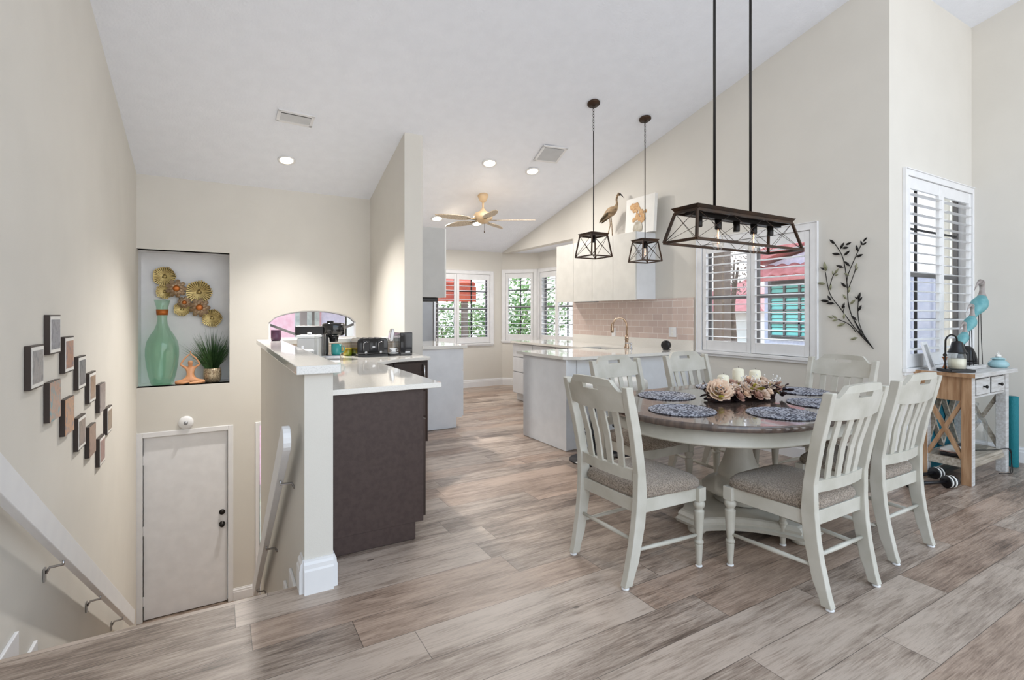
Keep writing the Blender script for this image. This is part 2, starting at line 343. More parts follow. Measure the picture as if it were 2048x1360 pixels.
def tag(o, label, cat, group=None, kind=None):
    o['label'] = label; o['category'] = cat
    if group: o['group'] = group
    if kind: o['kind'] = kind
    return o
def struct(o, label=None):
    o['kind'] = 'structure'
    if label: o['label'] = label
    return o
def copy_tree(o, parent=None):
    c = o.copy(); COL.objects.link(c)
    if parent: c.parent = parent
    for ch in [x for x in bpy.data.objects if x.parent == o]: copy_tree(ch, c)
    return c
def qbez(a, b, c, n=8):
    a, b, c = Vector(a), Vector(b), Vector(c)
    return [a*(1-t)**2+b*2*t*(1-t)+c*t*t for t in [i/(n-1) for i in range(n)]]
def smoothpath(pts, n=6):
    P = [Vector(p) for p in pts]; out = []
    for i in range(len(P)-1):
        p0 = P[max(i-1,0)]; p1 = P[i]; p2 = P[i+1]; p3 = P[min(i+2,len(P)-1)]
        for k in range(n):
            t = k/n; out.append(.5*((2*p1)+(p2-p0)*t+(2*p0-5*p1+4*p2-p3)*t*t+(-p0+3*p1-3*p2+p3)*t**3))
    out.append(P[-1]); return out
# ------------------------------------------------------------------ setting
XL, YF, XA, YB, XC, YK = -.78, 6.87, 4.6, 1.97, 6.19, 8.3
LOW = -2.08
def zc(X, Y):
    def it(a, b, c):
        if X <= 1.87: t = max(0, min(1, (X+.78)/2.65)); return a+(b-a)*t
        t = max(0, min(1, (X-1.87)/2.73)); t = t*t*(3-2*t); return b+(c-b)*t
    return it(2.865, 2.872, 2.832)+it(.283, .308, .247)*(YF-Y)
def PC(x, y):
    d = ray(x, y); t = 5.
    for _ in range(60):
        z = zc(t*d[0], t*d[1]); t = t+( (z-CH) - t*d[2])*.8/(d[2]+.28*d[1])
    return Vector((t*d[0], t*d[1], zc(t*d[0], t*d[1])))
def cellwall(mb, axis, c0, c1, u0, u1, z0, top, holes=(), nx=1):
    """axis 'x': wall plane constant x (u = y); axis 'y': wall plane constant y (u = x). top(u) gives height."""
    us = sorted(set([u0, u1]+[h[0] for h in holes]+[h[1] for h in holes]+[u0+(u1-u0)*i/nx for i in range(nx+1)]))
    us = [u for u in us if u0-1e-6 <= u <= u1+1e-6]
    zs = sorted(set([z0]+[h[2] for h in holes]+[h[3] for h in holes])); 
    for a, b in zip(us[:-1], us[1:]):
        if b-a < 1e-5: continue
        segs = list(zip(zs[:-1], zs[1:]))+[(zs[-1], None)]
        for lo, hi in segs:
            mid = (a+b)/2; zm = (lo+(hi if hi is not None else lo+.1))/2
            if any(h[0] < mid < h[1] and h[2] < zm < h[3] for h in holes): continue
            ta, tb = (top(a), top(b)) if hi is None else (hi, hi)
            if axis == 'x': P = [(c0,a,lo),(c1,a,lo),(c1,b,lo),(c0,b,lo),(c0,a,ta),(c1,a,ta),(c1,b,tb),(c0,b,tb)]
            else: P = [(a,c0,lo),(b,c0,lo),(b,c1,lo),(a,c1,lo),(a,c0,ta),(b,c0,tb),(b,c1,tb),(a,c1,ta)]
            mb.hexa(P)
    return mb
EPS = .02
# floor: upper level (with stairwell left open)
fl = MB()
JX0_ = 1.768; ES = 2.655   # stair edge
fl.box(-1.0, 6.4, -2.6, ES, -.12, 0); fl.box(.36, 6.4, ES, YB+.9, -.12, 0)
fl.box(.36, JX0_, YB+.9, 5.38, -.12, 0); fl.box(JX0_, 5.2, YB+.9, 8.45, -.12, 0)
fo = struct(fl.build('floor', 'floor'))
# lower landing in front of the entry door
struct(box(XL-.1, 1.85, 5.3, 6.95, LOW-.1, LOW).build('floor', 'floor'))
struct(box(1.766, 1.97, 5.41, YF, LOW, -.13).build('wall_entry', 'wall'))
# ceiling
cg = MB()
xs = [-.95+i*(7.35/21) for i in range(22)]; ys = [-1.2, 0, 2, 4, 6, YF, 7.6, 8.5]
V = [(x, y, zc(x, y)) for y in ys for x in xs]+[(x, y, zc(x, y)+.12) for y in ys for x in xs]
F = []; nx_ = len(xs); NN = nx_*len(ys)
for j in range(len(ys)-1):
    for i in range(nx_-1):
        a = j*nx_+i; F.append((a, a+nx_, a+nx_+1, a+1)); F.append((NN+a, NN+a+1, NN+a+nx_+1, NN+a+nx_))
cg.add(V, F, True); struct(cg.build('ceiling', 'ceil'))
# left wall
struct(cellwall(MB(), 'x', XL-.15, XL, -1.2, YF+.15, LOW-.1, lambda y: zc(XL, y)+.05).build('wall_left', 'wall'))
# back wall with niche, entry door, sidelight, arched window
NX0, NX1, NZ0, NZ1 = XL, .111, .512, 2.045
DX0, DX1, DZ1 = -.726, .095, -.045
AX0, AX1, AZ0, AZ1, AZT = .529, 1.582, 1.0, 1.215, 1.372
wb = MB()
holes = [(DX0, DX1, LOW, DZ1), (.43, .70, LOW+.12, -.03), (AX0, AX1, AZ0, AZT)]
cellwall(wb, 'y', YF, YF+.14, XL, 2.0, LOW, lambda x: zc(x, YF)+.05, holes+[(NX0, NX1, NZ0, NZ1)], nx=8)
arc = []
for i in range(17):
    x = AX0+(AX1-AX0)*i/16; t = (x-(AX0+AX1)/2)/((AX1-AX0)/2); arc.append((x, AZ1+(AZT-AZ1)*math.sqrt(max(0, 1-t*t*.999))**1.15))
for (xa, za), (xb, zb) in zip(arc[:-1], arc[1:]):
    wb.hexa([(xa,YF,za),(xb,YF,zb),(xb,YF+.14,zb),(xa,YF+.14,za),(xa,YF,AZT),(xb,YF,AZT),(xb,YF+.14,AZT),(xa,YF+.14,AZT)])
struct(wb.build('wall_back', 'wall'))
nb = MB(); D = .4
nb.box(NX0-.02, NX1+.02, YF+.14+D-.14, YF+.14+D-.1, NZ0-.05, NZ1+.05)
nb.box(NX0-.02, NX1+.02, YF+.001, YF+D+.01, NZ0-.04, NZ0); nb.box(NX0-.02, NX1+.02, YF+.001, YF+D+.01, NZ1, NZ1+.04)
nb.box(NX0-.05, NX0-.001, YF+.14, YF+D+.02, NZ0-.04, NZ1+.04); nb.box(NX1+.001, NX1+.05, YF+.14, YF+D+.02, NZ0-.04, NZ1+.04)
struct(nb.build('wall_niche', 'white'), 'white display niche in the back wall over the entry door')
# jutting full-height wall between hall and kitchen
JX0, JX1, JY = 1.766, 1.972, 5.40
struct(cellwall(MB(), 'x', JX0, JX1, JY, YK+.1, -.12, lambda y: zc(JX0, y)+.05).build('wall_divider', 'wall'))
# low wall round the counter, capped
HX0, HX1, HY0 = .35, .48, 2.56
lw = MB(); lw.box(HX0, HX1, HY0, 5.4, LOW-.05, 1.038); lw.box(HX1, JX0, 5.27, 5.4, LOW-.05, 1.038)
struct(lw.build('wall_half', 'wall'))
cp = MB(); cp.prism([(.312,2.53),(.512,2.53),(.512,5.235),(JX0-.002,5.235),(JX0-.002,5.43),(.312,5.43)], 1.038, 1.078)
tag(cp.build('ledge_cap', 'capq', bevel=.004), 'speckled white stone ledge topping the L-shaped low wall beside the stairs', 'ledge')
# kitchen end wall
WK = (3.0, 4.34, .80, 2.05)
struct(cellwall(MB(), 'y', YK, YK+.14, JX0, XA, -.12, lambda x: zc(x, YK)+.05, [WK], nx=3).build('wall_kitchen', 'wall'))
# right wall with dining window; opening to the bay
WA = (2.58, 3.76, .93, 2.08); BZ = 2.46
wr = cellwall(MB(), 'x', XA, XA+.14, YB, 6.1, -.12, lambda y: zc(XA, y)+.05, [WA])
cellwall(wr, 'x', XA, XA+.14, 6.1, YK, BZ, lambda y: zc(XA, y)+.05)
struct(wr.build('wall_right', 'wall'))
# bay walls
BX = 5.10
WB3 = (6.70, 7.76, .84, 2.09)
bw = cellwall(MB(), 'x', BX, BX+.12, 6.6, 7.84, -.12, lambda y: BZ, [WB3])
struct(bw.build('wall_bay', 'wall'))
def angled_wall(name, p, q, hole, zt=BZ):
    p = Vector((*p, 0)); q = Vector((*q, 0)); L = (q-p).length; a = math.atan2(q.y-p.y, q.x-p.x)
    o = cellwall(MB(), 'y', 0, .12, 0, L, -.12, lambda x: zt, [hole] if hole else []).build(name, 'wall', loc=(p.x, p.y, 0), rot=(0,0,a))
    return struct(o), a, L
_, bayA, bayL = angled_wall('wall_bay', (XA, YK), (BX, 7.82), (.06, .60, .84, 2.09))
angled_wall('wall_bay', (BX, 6.62), (XA, 6.12), None)
struct(MB().prism([(XA+.141,6.12),(XA+.141,YK),(BX+.1,7.86),(BX+.1,6.58)], BZ, BZ+.05).build('ceiling_bay', 'ceil'))
# window wall on the right and the far right wall
WB = (4.87, 6.16, .88, 2.46)
struct(cellwall(MB(), 'y', YB, YB+.14, XA+.14, XC+.15, -.12, lambda x: zc(x, YB)+.05, [WB]).build('wall_window', 'wall'))
struct(cellwall(MB(), 'x', XC, XC+.15, -2.6, YB, -.12, lambda y: zc(XC, y)+.05).build('wall_far_right', 'wall'))
# stairs
st = MB(); RI = -LOW/11; TR = .268
for k in range(1, 11):
    y0 = ES+TR*(k-1); st.box(XL+.0175, HX0-.0175, y0, y0+TR+.02, -RI*k-.04, -RI*k)
    st.box(XL+.0175, HX0-.0175, y0-.0, y0+.02, -RI*k, -RI*(k-1)-.001 if k > 1 else -.121)
st.box(XL+.0175, HX0-.0175, ES+TR*10, ES+TR*10+.02, LOW, -RI*10)
tag(st.build('staircase', 'floor'), 'plank-covered steps going down beside the left wall to the entry door', 'stairs')
def skirt(x0, x1, n):
    k0 = MB(); b = .11; t = 0
    for k in range(1, 11):
        ya = ES+TR*(k-1); yb = ya+TR; z = -RI*k
        k0.box(x0, x1, ya+.001, yb+b, z, z+b); k0.box(x0, x1, yb+.001, yb+b, z-RI, z)
    return struct(k0.build('trim_%d' % n, 'white', bevel=.004), 'white stepped skirting running down beside the stairs')
skirt(XL, XL+.016, 1); skirt(HX0-.016, HX0, 2)
# baseboards
def bboard(name, p, q, z=0, h=.14, d=.018):
    p = Vector((*p, 0)); q = Vector((*q, 0)); L = (q-p).length; a = math.atan2(q.y-p.y, q.x-p.x)
    pf = [(0,0),(d,0),(d,h*.68),(d*.8,h*.74),(d*.75,h*.86),(d*.4,h*.93),(d*.35,h),(0,h)]
    m = MB(); n = len(pf); m.add([(0,-y,zz) for y,zz in pf]+[(L,-y,zz) for y,zz in pf], [tuple(range(n)), tuple(range(n,2*n))[::-1]]+[(i,(i+1)%n,n+(i+1)%n,n+i) for i in range(n)])
    return struct(m.build(name, 'white', loc=(p.x,p.y,z), rot=(0,0,a)))
bboard('baseboard_kitchen', (2.6, YK), (XA, YK)); bboard('baseboard_bay', (XA, YK), (BX, 7.82)); bboard('baseboard_bay', (BX, 7.82), (BX, 6.62))
bboard('baseboard_right', (XA, 3.9), (XA, YB)); bboard('baseboard_window', (XA+.0, YB), (XC, YB)); bboard('baseboard_far_right', (XC, YB), (XC, -2.6))
bboard('baseboard_entry', (.15, YF), (.41, YF), z=LOW); 
# column base of the low wall, mitred round its end
for a, b in (((HX0-.003, HY0), (HX1, HY0)),): bboard('baseboard_half', a, b, h=.16, d=.022)
bboard('baseboard_half', (HX0, ES), (HX0, HY0), h=.16, d=.022); bboard('baseboard_half', (HX1, HY0), (HX1, 2.85), h=.16, d=.022)
# entry door
d1 = struct(thing('door_1', 'flat white entry door at the foot of the stairs', 'door', (0, YF, LOW)));
del d1['category']
box(DX0+.006, DX1-.006, .02, .06, .01, DZ1-LOW-.006).build('door_panel', 'door', d1, bevel=.003)
box(DX0+.001, DX1-.001, .075, .095, .0, DZ1-LOW-.001).build('door_backing', 'white', d1)  # added unseen plate behind the panel, stops outside light showing through the edge gap
cs = MB(); hD = DZ1-LOW
cs.box(DX0-.055, DX0, -.015, .02, 0, hD+.055); cs.box(DX1, DX1+.055, -.015, .02, 0, hD+.055); cs.box(DX0, DX1, -.015, .02, hD, hD+.055)
cs.build('door_casing', 'white', d1, bevel=.004)
def knobm(z, r1, pr): return MB().lathe([(r1,0),(r1,.008),(r1*.55,.012),(r1*.5,.03*pr),(r1*.8,.04*pr),(r1*.8,.055*pr),(.001,.06*pr)], (DX1-.06, .02, z), 16, Matrix.Rotation(PI/2, 3, 'X'))
knobm(.93, .032, 1).build('door_knob', 'black', d1); knobm(1.07, .032, .4).build('deadbolt', 'black', d1)
for z in (.22, 1.0, 1.78): box(DX0-.004, DX0+.012, .008, .022, z-.05, z+.05).build('hinge', 'white', d1)
# sidelight
w = struct(thing('window_5', 'narrow bright sidelight beside the entry door', 'x', (0, YF, 0))); del w['category']
cs = MB(); cs.box(.385,.43,-.015,.02,LOW,.015); cs.box(.70,.745,-.015,.02,LOW,.015); cs.box(.43,.70,-.015,.02,-.03,.015); cs.box(.43,.70,-.015,.02,LOW,LOW+.12)
cs.build('casing', 'white', w, bevel=.003); box(.43,.70,.06,.066,LOW+.12,-.03).build('pane', 'pane', w)
# arched window
w = struct(thing('window_4', 'low arched fan window over the entry with dark spokes', 'x', (0, YF, 0))); del w['category']
fr = MB(); cx_ = (AX0+AX1)/2
fr.tube([(x, .03, z) for x, z in arc], .014, 6); fr.box(AX0, AX1, .0, .06, AZ0, AZ0+.03); fr.box(AX0, AX0+.02, .01, .05, AZ0, AZ1); fr.box(AX1-.02, AX1, .01, .05, AZ0, AZ1)
fr.build('frame', 'white', w)
sp = MB()
for x, z in ((AX0+.01, AZ1-.02), (cx_, AZT-.01), (AX1-.01, AZ1-.02)): sp.beam((cx_, .07, AZ0-.02), (x, .07, z), .03, .034, up=(0,1,0))
sp.tube([(x, .075, z-.006) for x, z in arc], .013, 6)
sp.build('spokes', 'bar', w); box(AX0, AX1, .10, .105, AZ0, AZT).build('pane', 'pane', w)

# shuttered windows. local frame: x along the opening, y = 0 at the room face and + outward, z up
def shutter_window(idx, label, loc, rz, w_, z0, z1, panels, louv=.083, tilt=0., casing=.06, sash=True, muntin=(1,2), dark='sky', sill=True, topext=0):
    o = thing('window_%d' % idx, label, 'x', (loc[0], loc[1], 0), rz); del o['category']; struct(o)
    cs = MB(); cc = casing
    cs.box(-cc, 0, -.022, -.0005, z0-.0, z1+cc); cs.box(w_, w_+cc, -.022, -.0005, z0, z1+cc); cs.box(0, w_, -.022, -.0005, z1, z1+cc)
    L0 = .0015; cs.box(L0, .010, .0, .118, z0+L0, z1-L0); cs.box(w_-.010, w_-L0, .0, .118, z0+L0, z1-L0); cs.box(.010, w_-.010, .0, .118, z1-.010, z1-L0); cs.box(.010, w_-.010, .0, .118, z0+L0, z0+.010)
    cs.box(-cc-.012, w_+cc+.012, -.034, -.0005, z0-.03, z0); cs.box(-cc, w_+cc, -.02, -.0005, z0-.055, z0-.03)
    cs.box(-.006-cc, -cc, -.03, -.0005, z0, z1+cc+.006); cs.box(w_+cc, w_+cc+.006, -.03, -.0005, z0, z1+cc+.006); cs.box(-cc-.006, w_+cc+.006, -.03, -.0005, z1+cc, z1+cc+.008)
    cs.build('window_casing', 'blind', o, bevel=.003)
    pw = w_/panels; stl = .045; rt = .10; rb = .11
    for i in range(panels):
        a = i*pw+.002+(.010 if i == 0 else 0); b = (i+1)*pw-.002-(.010 if i == panels-1 else 0); p = MB()
        p.box(a, a+stl, -.012, .016, z0+.004, z1-.004); p.box(b-stl, b, -.012, .016, z0+.004, z1-.004)
        p.box(a+stl, b-stl, -.010, .014, z0+.004, z0+rb); p.box(a+stl, b-stl, -.010, .014, z1-rt, z1-.004)
        sh = p.build('shutter_panel', 'blind', o, bevel=.003)
        n = int(round((z1-rt-z0-rb)/louv)); dz = (z1-rt-z0-rb)/n; l = MB()
        for k in range(n):
            zc_ = z0+rb+dz*(k+.5); ca, sa = math.cos(tilt), math.sin(tilt); hw = .040; hh = .0045
            prof = [(-hw,0),(-hw*.6,hh),(0,hh*1.2),(hw*.6,hh),(hw,0),(hw*.6,-hh),(0,-hh*1.2),(-hw*.6,-hh)]
            pts = [(y*ca-z*sa+.002, zc_+y*sa+z*ca) for y, z in prof]
            l.prism(pts, a+stl+.002, b-stl-.002, 'yz')
        l.build('louvers', 'blind', sh)
    if sash:
        s_ = MB(); y0, y1 = .085, .115; t = .03
        s_.box(.011, .011+t, y0, y1, z0+.011, z1-.011); s_.box(w_-t-.011, w_-.011, y0, y1, z0+.011, z1-.011); s_.box(.011+t, w_-t-.011, y0, y1, z0+.011, z0+t+.011); s_.box(.011+t, w_-t-.011, y0, y1, z1-t-.011, z1-.011)
        s_.box(.042, w_-.042, y0, y1, (z0+z1)/2-.02, (z0+z1)/2+.02)
        if idx == 1: s_.box(w_/2-.045, w_/2+.02, y0, y1, z0+.041, (z0+z1)/2-.02); s_.box(w_/2-.045, w_/2+.02, y0, y1, (z0+z1)/2+.02, z1-.041)
        s_.build('sash', 'bar', o)
        g = MB(); nv, nh = muntin
        for k in range(1, nv+1): x = w_*k/(nv+1); g.box(x-.009, x+.009, .09, .108, z0, z1)
        for k in range(1, nh+1):
            z = z0+(z1-z0)*k/(nh+1); g.box(0, w_, .09, .108, z-.008, z+.008)
        if nv+nh: g.build('muntins', dark, o)
    box(0, w_, .118, .122, z0, z1).build('pane', 'pane', o)
    return o
# 1: dining window in right wall (room face at x = XA looking +x): local x runs toward -y
shutter_window(1, 'wide shuttered window behind the dining table', (XA, WA[1]), -PI/2, WA[1]-WA[0], WA[2], WA[3], 2, muntin=(0,0), sash=True)
shutter_window(2, 'tall shuttered window behind the console table', (WB[0], YB), 0, WB[1]-WB[0], WB[2], WB[3], 2, muntin=(2,3), casing=.05, tilt=.12)
shutter_window(3, 'shuttered window at the far end of the kitchen', (WK[0], YK), 0, WK[1]-WK[0], WK[2], WK[3], 2, muntin=(3,3))
shutter_window(6, 'narrow shuttered window on the slanted side of the kitchen bay', (XA+.06*math.cos(bayA), YK+.06*math.sin(bayA)), bayA, .54, .84, 2.09, 1, muntin=(1,3))
shutter_window(7, 'shuttered window facing the counter in the kitchen bay', (BX, WB3[1]), -PI/2, WB3[1]-WB3[0], WB3[2], WB3[3], 2, muntin=(2,3))
# recessed lights and vents
def ceil_rot(p):
    a = (Vector((1,0,zc(p.x+1,p.y)-zc(p.x,p.y)))); b = Vector((0,1,zc(p.x,p.y+1)-zc(p.x,p.y))); n = a.cross(b).normalized()
    return n.to_track_quat('Z', 'Y').to_euler()
emit_m = mat('lamp_diffuser', (1,.93,.82), .5, emit=(1,.86,.66), es=4)
rl = (((573,320), 'round recessed ceiling light over the stairwell by the small vent'), ((979,326), 'left one of two recessed ceiling lights above the fan'), ((1065,342), 'recessed ceiling light next to the square vent'),
      ((874,437), 'recessed ceiling light above the grey upper cabinet at the tip of a fan blade'), ((954,447), 'recessed ceiling light glowing right behind the fan hub'))
for (px, lab) in rl:
    p = PC(*px); t = thing('recessed_light', lab, 'ceiling light', p, 0, 'recessed lights in the kitchen and stair ceiling'); t.rotation_euler = ceil_rot(p)
    MB().lathe([(.095,-.001),(.095,-.008),(.075,-.012),(.070,-.004)], (0,0,0), 28).build('trim_ring', 'white', t)
    MB().lathe([(.070,-.005),(.04,-.007),(.001,-.008)], (0,0,0), 24).build('diffuser', emit_m, t)
    if px[0] < 600:
        la = bpy.data.lights.new('lamp', 'SPOT'); la.spot_size = math.radians(105); la.spot_blend = 1.; la.shadow_soft_size = .07; la.energy = 330
    else: la = bpy.data.lights.new('lamp', 'AREA'); la.shape = 'DISK'; la.size = .14; la.energy = 9.5*.8
    la.color = (1,.95,.89)
    lo = bpy.data.objects.new('lamp', la); COL.objects.link(lo); lo.parent = t; lo.location = (0,0,-.02)
def vent(px, lab, w_, d_):
    p = PC(*px); t = thing('ceiling_vent', lab, 'vent', p, 0, 'air vents in the ceiling'); t.rotation_euler = ceil_rot(p)
    f = MB(); f.box(-w_/2,w_/2,-d_/2,-d_/2+.03,-.012,0); f.box(-w_/2,w_/2,d_/2-.03,d_/2,-.012,0); f.box(-w_/2,-w_/2+.03,-d_/2,d_/2,-.012,0); f.box(w_/2-.03,w_/2,-d_/2,d_/2,-.012,0)
    f.build('frame', 'white', t, bevel=.002)
    box(-w_/2+.03,w_/2-.03,-d_/2+.03,d_/2-.03,-.002,0).build('backing', 'rubber', t)
    s_ = MB(); n = int((d_-.06)/.022)
    for i in range(n):
        y = -d_/2+.03+.022*(i+.5); s_.hexa([(-w_/2+.03,y-.008,-.011),(w_/2-.03,y-.008,-.011),(w_/2-.03,y+.004,-.003),(-w_/2+.03,y+.004,-.003),(-w_/2+.03,y-.006,-.010),(w_/2-.03,y-.006,-.010),(w_/2-.03,y+.007,-.003),(-w_/2+.03,y+.007,-.003)])
    s_.build('slats', 'plastic', t)
vent((591,236), 'small rectangular vent in the ceiling over the stairwell', .34, .19)
vent((1101,308), 'larger square grey vent in the kitchen ceiling', .32, .34)
# ceiling fan
p = PC(966,391); fz = 2.66
t = thing('ceiling_fan', 'cream ceiling fan with woven leaf-shaped blades in the kitchen', 'ceiling fan', (p.x, p.y, 0))
MB().lathe([(.075,p.z+.02),(.075,p.z-.01),(.05,p.z-.075),(.02,p.z-.10)], (0,0,0), 24).build('canopy', 'fanm', t)
MB().tube([(0,0,fz+.12),(0,0,p.z-.08)], .014, 10).build('downrod', 'fanm', t)
MB().lathe([(.02,fz+.15),(.035,fz+.13),(.05,fz+.11),(.11,fz+.085),(.135,fz+.05),(.135,fz+.01),(.10,fz-.02),(.07,fz-.045),(.045,fz-.06),(.001,fz-.062)], (0,0,0), 28).build('motor', 'fanm', t)
fanw = mat('woven_blade', srgb(226,212,192), .6, col2=srgb(176,156,130), nscale=60, bump=.4, bscale=120)
for k in range(5):
    a = math.radians(-32)+k*2*PI/5
    b = MB()
    for (sa, sb) in ((.20, .74),):
        top = []; bot = []
        for i in range(15):
            u = i/14; x = sa+(sb-sa)*u; w_ = .085*math.sin(PI*min(1, u**.75*.97+.03))**.7+.004; top.append((x, w_)); bot.append((x, -w_))
        b.prism(top+bot[::-1], 0, .008)
    bl = b.build('blade', fanw, t); bl.location = (0,0,fz-.02); bl.rotation_euler = (math.radians(9),0,a)
    MB().beam((.09,0,.004),(.26,0,.002),.045,.008,w2=.02).build('blade_bracket', 'gold', bl)
MB().tube([(.02,0,fz-.06),(.02,0,fz-.16)], .0018, 5).tube([(.02,0,fz-.16),(.02,0,fz-.19)], .006, 8).build('pull_chain', 'bronze', t)
# ------------------------------------------------------------------ left counter (dark cabinets)
CT = .915
t = thing('base_cabinet', 'dark brown base cabinet ending at the low stair wall, plain side panel facing the room', 'cabinet', (0,0,0))
b = MB(); b.box(.482, 1.05, 2.86, 4.62, .10, .884); b.box(.482, 1.0, 2.858, 4.62, .004, .10); b.build('body', 'dark', t)
y = 2.875
for i, wd in enumerate((.55, .55, .55)):
    d = box(1.053, 1.073, y+.003, y+wd-.003, .12, .70).build('door', 'darkdoor', t, bevel=.004)
    dr = box(1.053, 1.073, y+.003, y+wd-.003, .715, .865).build('drawer', 'darkdoor', t, bevel=.004)
    MB().tube([(1.076,y+wd-.06,.52),(1.10,y+wd-.06,.53),(1.10,y+wd-.06,.62),(1.076,y+wd-.06,.63)], .005, 8).build('handle', 'chrome', d)
    MB().tube([(1.076,y+wd/2-.06,.79),(1.10,y+wd/2-.05,.79),(1.10,y+wd/2+.05,.79),(1.076,y+wd/2+.06,.79)], .005, 8).build('handle', 'chrome', dr)
    y += wd
t = thing('base_cabinet', 'dark cabinet with silver handle under the counter with the toaster', 'cabinet', (0,0,0))
b = MB(); b.box(1.10, 1.745, 4.63, 5.262, .10, .884); b.box(1.10, 1.745, 4.70, 5.262, .004, .10); b.build('body', 'dark', t)
d = box(1.12, 1.40, 4.61, 4.63, .12, .865).build('door', 'darkdoor', t, bevel=.004)
d = MB().box(1.41, 1.735, 4.61, 4.63, .12, .865).box(1.46,1.685,4.604,4.612,.2,.78).build('door', 'darkdoor', t, bevel=.004)
MB().tube([(1.69,4.606,.84),(1.69,4.575,.83),(1.69,4.57,.75),(1.69,4.58,.70),(1.69,4.606,.69)], .009, 8).build('handle', 'chrome', d)
c = MB().prism([(.484,2.825),(1.153,2.825),(1.166,4.31),(1.424,4.52),(1.757,4.585),(1.757,5.263),(.484,5.263)], .885, CT)
tag(c.build('countertop', 'quartz', bevel=.003), 'glossy white quartz countertop wrapping the corner with the coffee things', 'countertop')
struct(box(.484, 1.757, 5.258, 5.2695, CT, 1.036).build('wall_backsplash', 'tile2'))
# ------------------------------------------------------------------ left kitchen run
t = thing('base_cabinet', 'white kitchen base cabinet end panel beyond the jutting wall', 'cabinet', (0,0,0))
b = MB(); b.box(JX1+.003, 2.47, 5.43, 6.55, .12, .925); b.box(JX1+.003, 2.40, 5.432, 6.55, .004, .12); b.build('body', 'cab', t)
for y0, y1 in ((5.44,5.99),(5.995,6.545)):
    box(2.473, 2.492, y0, y1, .13, .66).build('door', 'cab', t, bevel=.002); box(2.473, 2.492, y0, y1, .67, .915).build('drawer', 'cab', t, bevel=.002)
tag(box(JX1+.003, 2.525, 5.40, 6.555, .926, .962).build('countertop', 'quartz', bevel=.002), 'short white countertop on the white cabinet left of the kitchen aisle', 'countertop')
t = thing('wall_cabinet', 'grey-looking upper cabinet hung just right of the jutting wall', 'cabinet', (0,0,0))
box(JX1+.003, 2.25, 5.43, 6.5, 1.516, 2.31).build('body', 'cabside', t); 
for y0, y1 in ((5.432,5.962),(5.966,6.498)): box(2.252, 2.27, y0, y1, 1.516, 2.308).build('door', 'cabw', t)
t = thing('refrigerator', 'tall grey refrigerator side behind the left counter', 'refrigerator', (0,0,0))
box(JX1+.004, 2.56, 6.58, 7.30, .02, 1.80).build('body', 'steel', t, bevel=.01)
dd = box(2.565, 2.61, 6.585, 7.295, .55, 1.79).build('door', 'chrome', t, bevel=.008); box(2.565, 2.61, 6.585, 7.295, .05, .54).build('freezer_drawer', 'chrome', t, bevel=.008)
MB().tube([(2.612,6.64,.75),(2.65,6.64,.78),(2.65,6.64,1.5),(2.612,6.64,1.53)], .01, 8).build('handle', 'chrome', dd)
tag(box(2.0, 2.2, 5.5, 5.75, 1.47, 1.514).build('radio', 'blackp', bevel=.008), 'small black device fixed under the grey upper cabinet', 'appliance')
# ------------------------------------------------------------------ right kitchen run
t = thing('base_cabinet', 'white drawer cabinet below the bay window with drawers facing the aisle', 'cabinet', (0,0,0))
b = MB(); b.box(3.95, 4.595, 5.02, 6.76, .12, .884); b.box(4.01, 4.595, 5.02, 6.76, .004, .12); b.build('body', 'cab', t)
for y0, y1 in ((6.20,6.755),(5.62,6.19),(5.03,5.61)):
    for z0, z1 in ((.13,.44),(.455,.665),(.68,.87)): box(3.93, 3.948, y0+.003, y1, z0, z1).build('drawer', 'cab', t, bevel=.002)
t = thing('kitchen_island', 'white peninsula cabinet block with blank end panel behind the dining chairs', 'cabinet', (0,0,0))
b = MB(); b.box(2.905, 4.595, 3.96, 4.485, .004, .884); b.box(2.905, 3.84, 4.485, 4.72, .004, .884); b.build('body', 'cab', t)
box(2.888, 2.904, 3.945, 4.735, .004, .884).build('end_panel', 'cab', t)
box(3.02, 4.595, 3.945, 3.958, .10, .884).build('back_panel', 'cab', t)
cc = MB(); SX0, SX1, SY0, SY1 = 3.86, 4.20, 4.50, 5.0
cc.prism([(2.86,4.83),(2.86,3.96),(2.99,3.855),(4.597,3.855),(4.597,4.5),(3.0,4.5),(3.0,4.83)], .885, CT)
cc.box(3.0, SX0, 4.5, 4.83, .885, CT); cc.box(SX1, 4.597, 4.5, 5.0, .885, CT); cc.box(3.90, SX1, 5.0, 5.05, .885, CT); cc.box(SX0-.04, SX0, 4.83, 5.05, .885, CT)
cc.box(3.90, 4.597, 5.05, 6.08, .885, CT); cc.box(SX1, 4.597, 5.0, 5.05, .885, CT); cc.box(3.90, BX-.012, 6.66, 6.78, .885, CT); cc.prism([(3.90,6.08),(4.60,6.115),(BX-.012,6.63),(BX-.012,6.66),(3.90,6.66)], .885, CT)
tag(cc.build('countertop', 'quartz'), 'large glossy white countertop of the peninsula with sink and tap', 'countertop')
t = thing('kitchen_sink', 'undermount steel sink in the peninsula corner beside the tap', 'sink', (0,0,0))
s_ = MB(); s_.box(SX0-.01,SX0,SY0-.01,SY1+.01,.70,.884); s_.box(SX1,SX1+.01,SY0-.01,SY1+.01,.70,.884); s_.box(SX0,SX1,SY0-.01,SY0,.70,.884); s_.box(SX0,SX1,SY1,SY1+.01,.70,.884); s_.box(SX0-.01,SX1+.01,SY0-.01,SY1+.01,.69,.70)
s_.build('basin', 'steel', t)
# backsplash
struct(box(XA-.02, XA-.001, 3.872, 6.09, CT, 1.03).build('trim_9', 'quartz'), 'white upstand behind the counter')
struct(box(XA-.012, XA-.001, 3.872, 6.09, 1.03, 1.51).build('wall_backsplash', 'tile'))
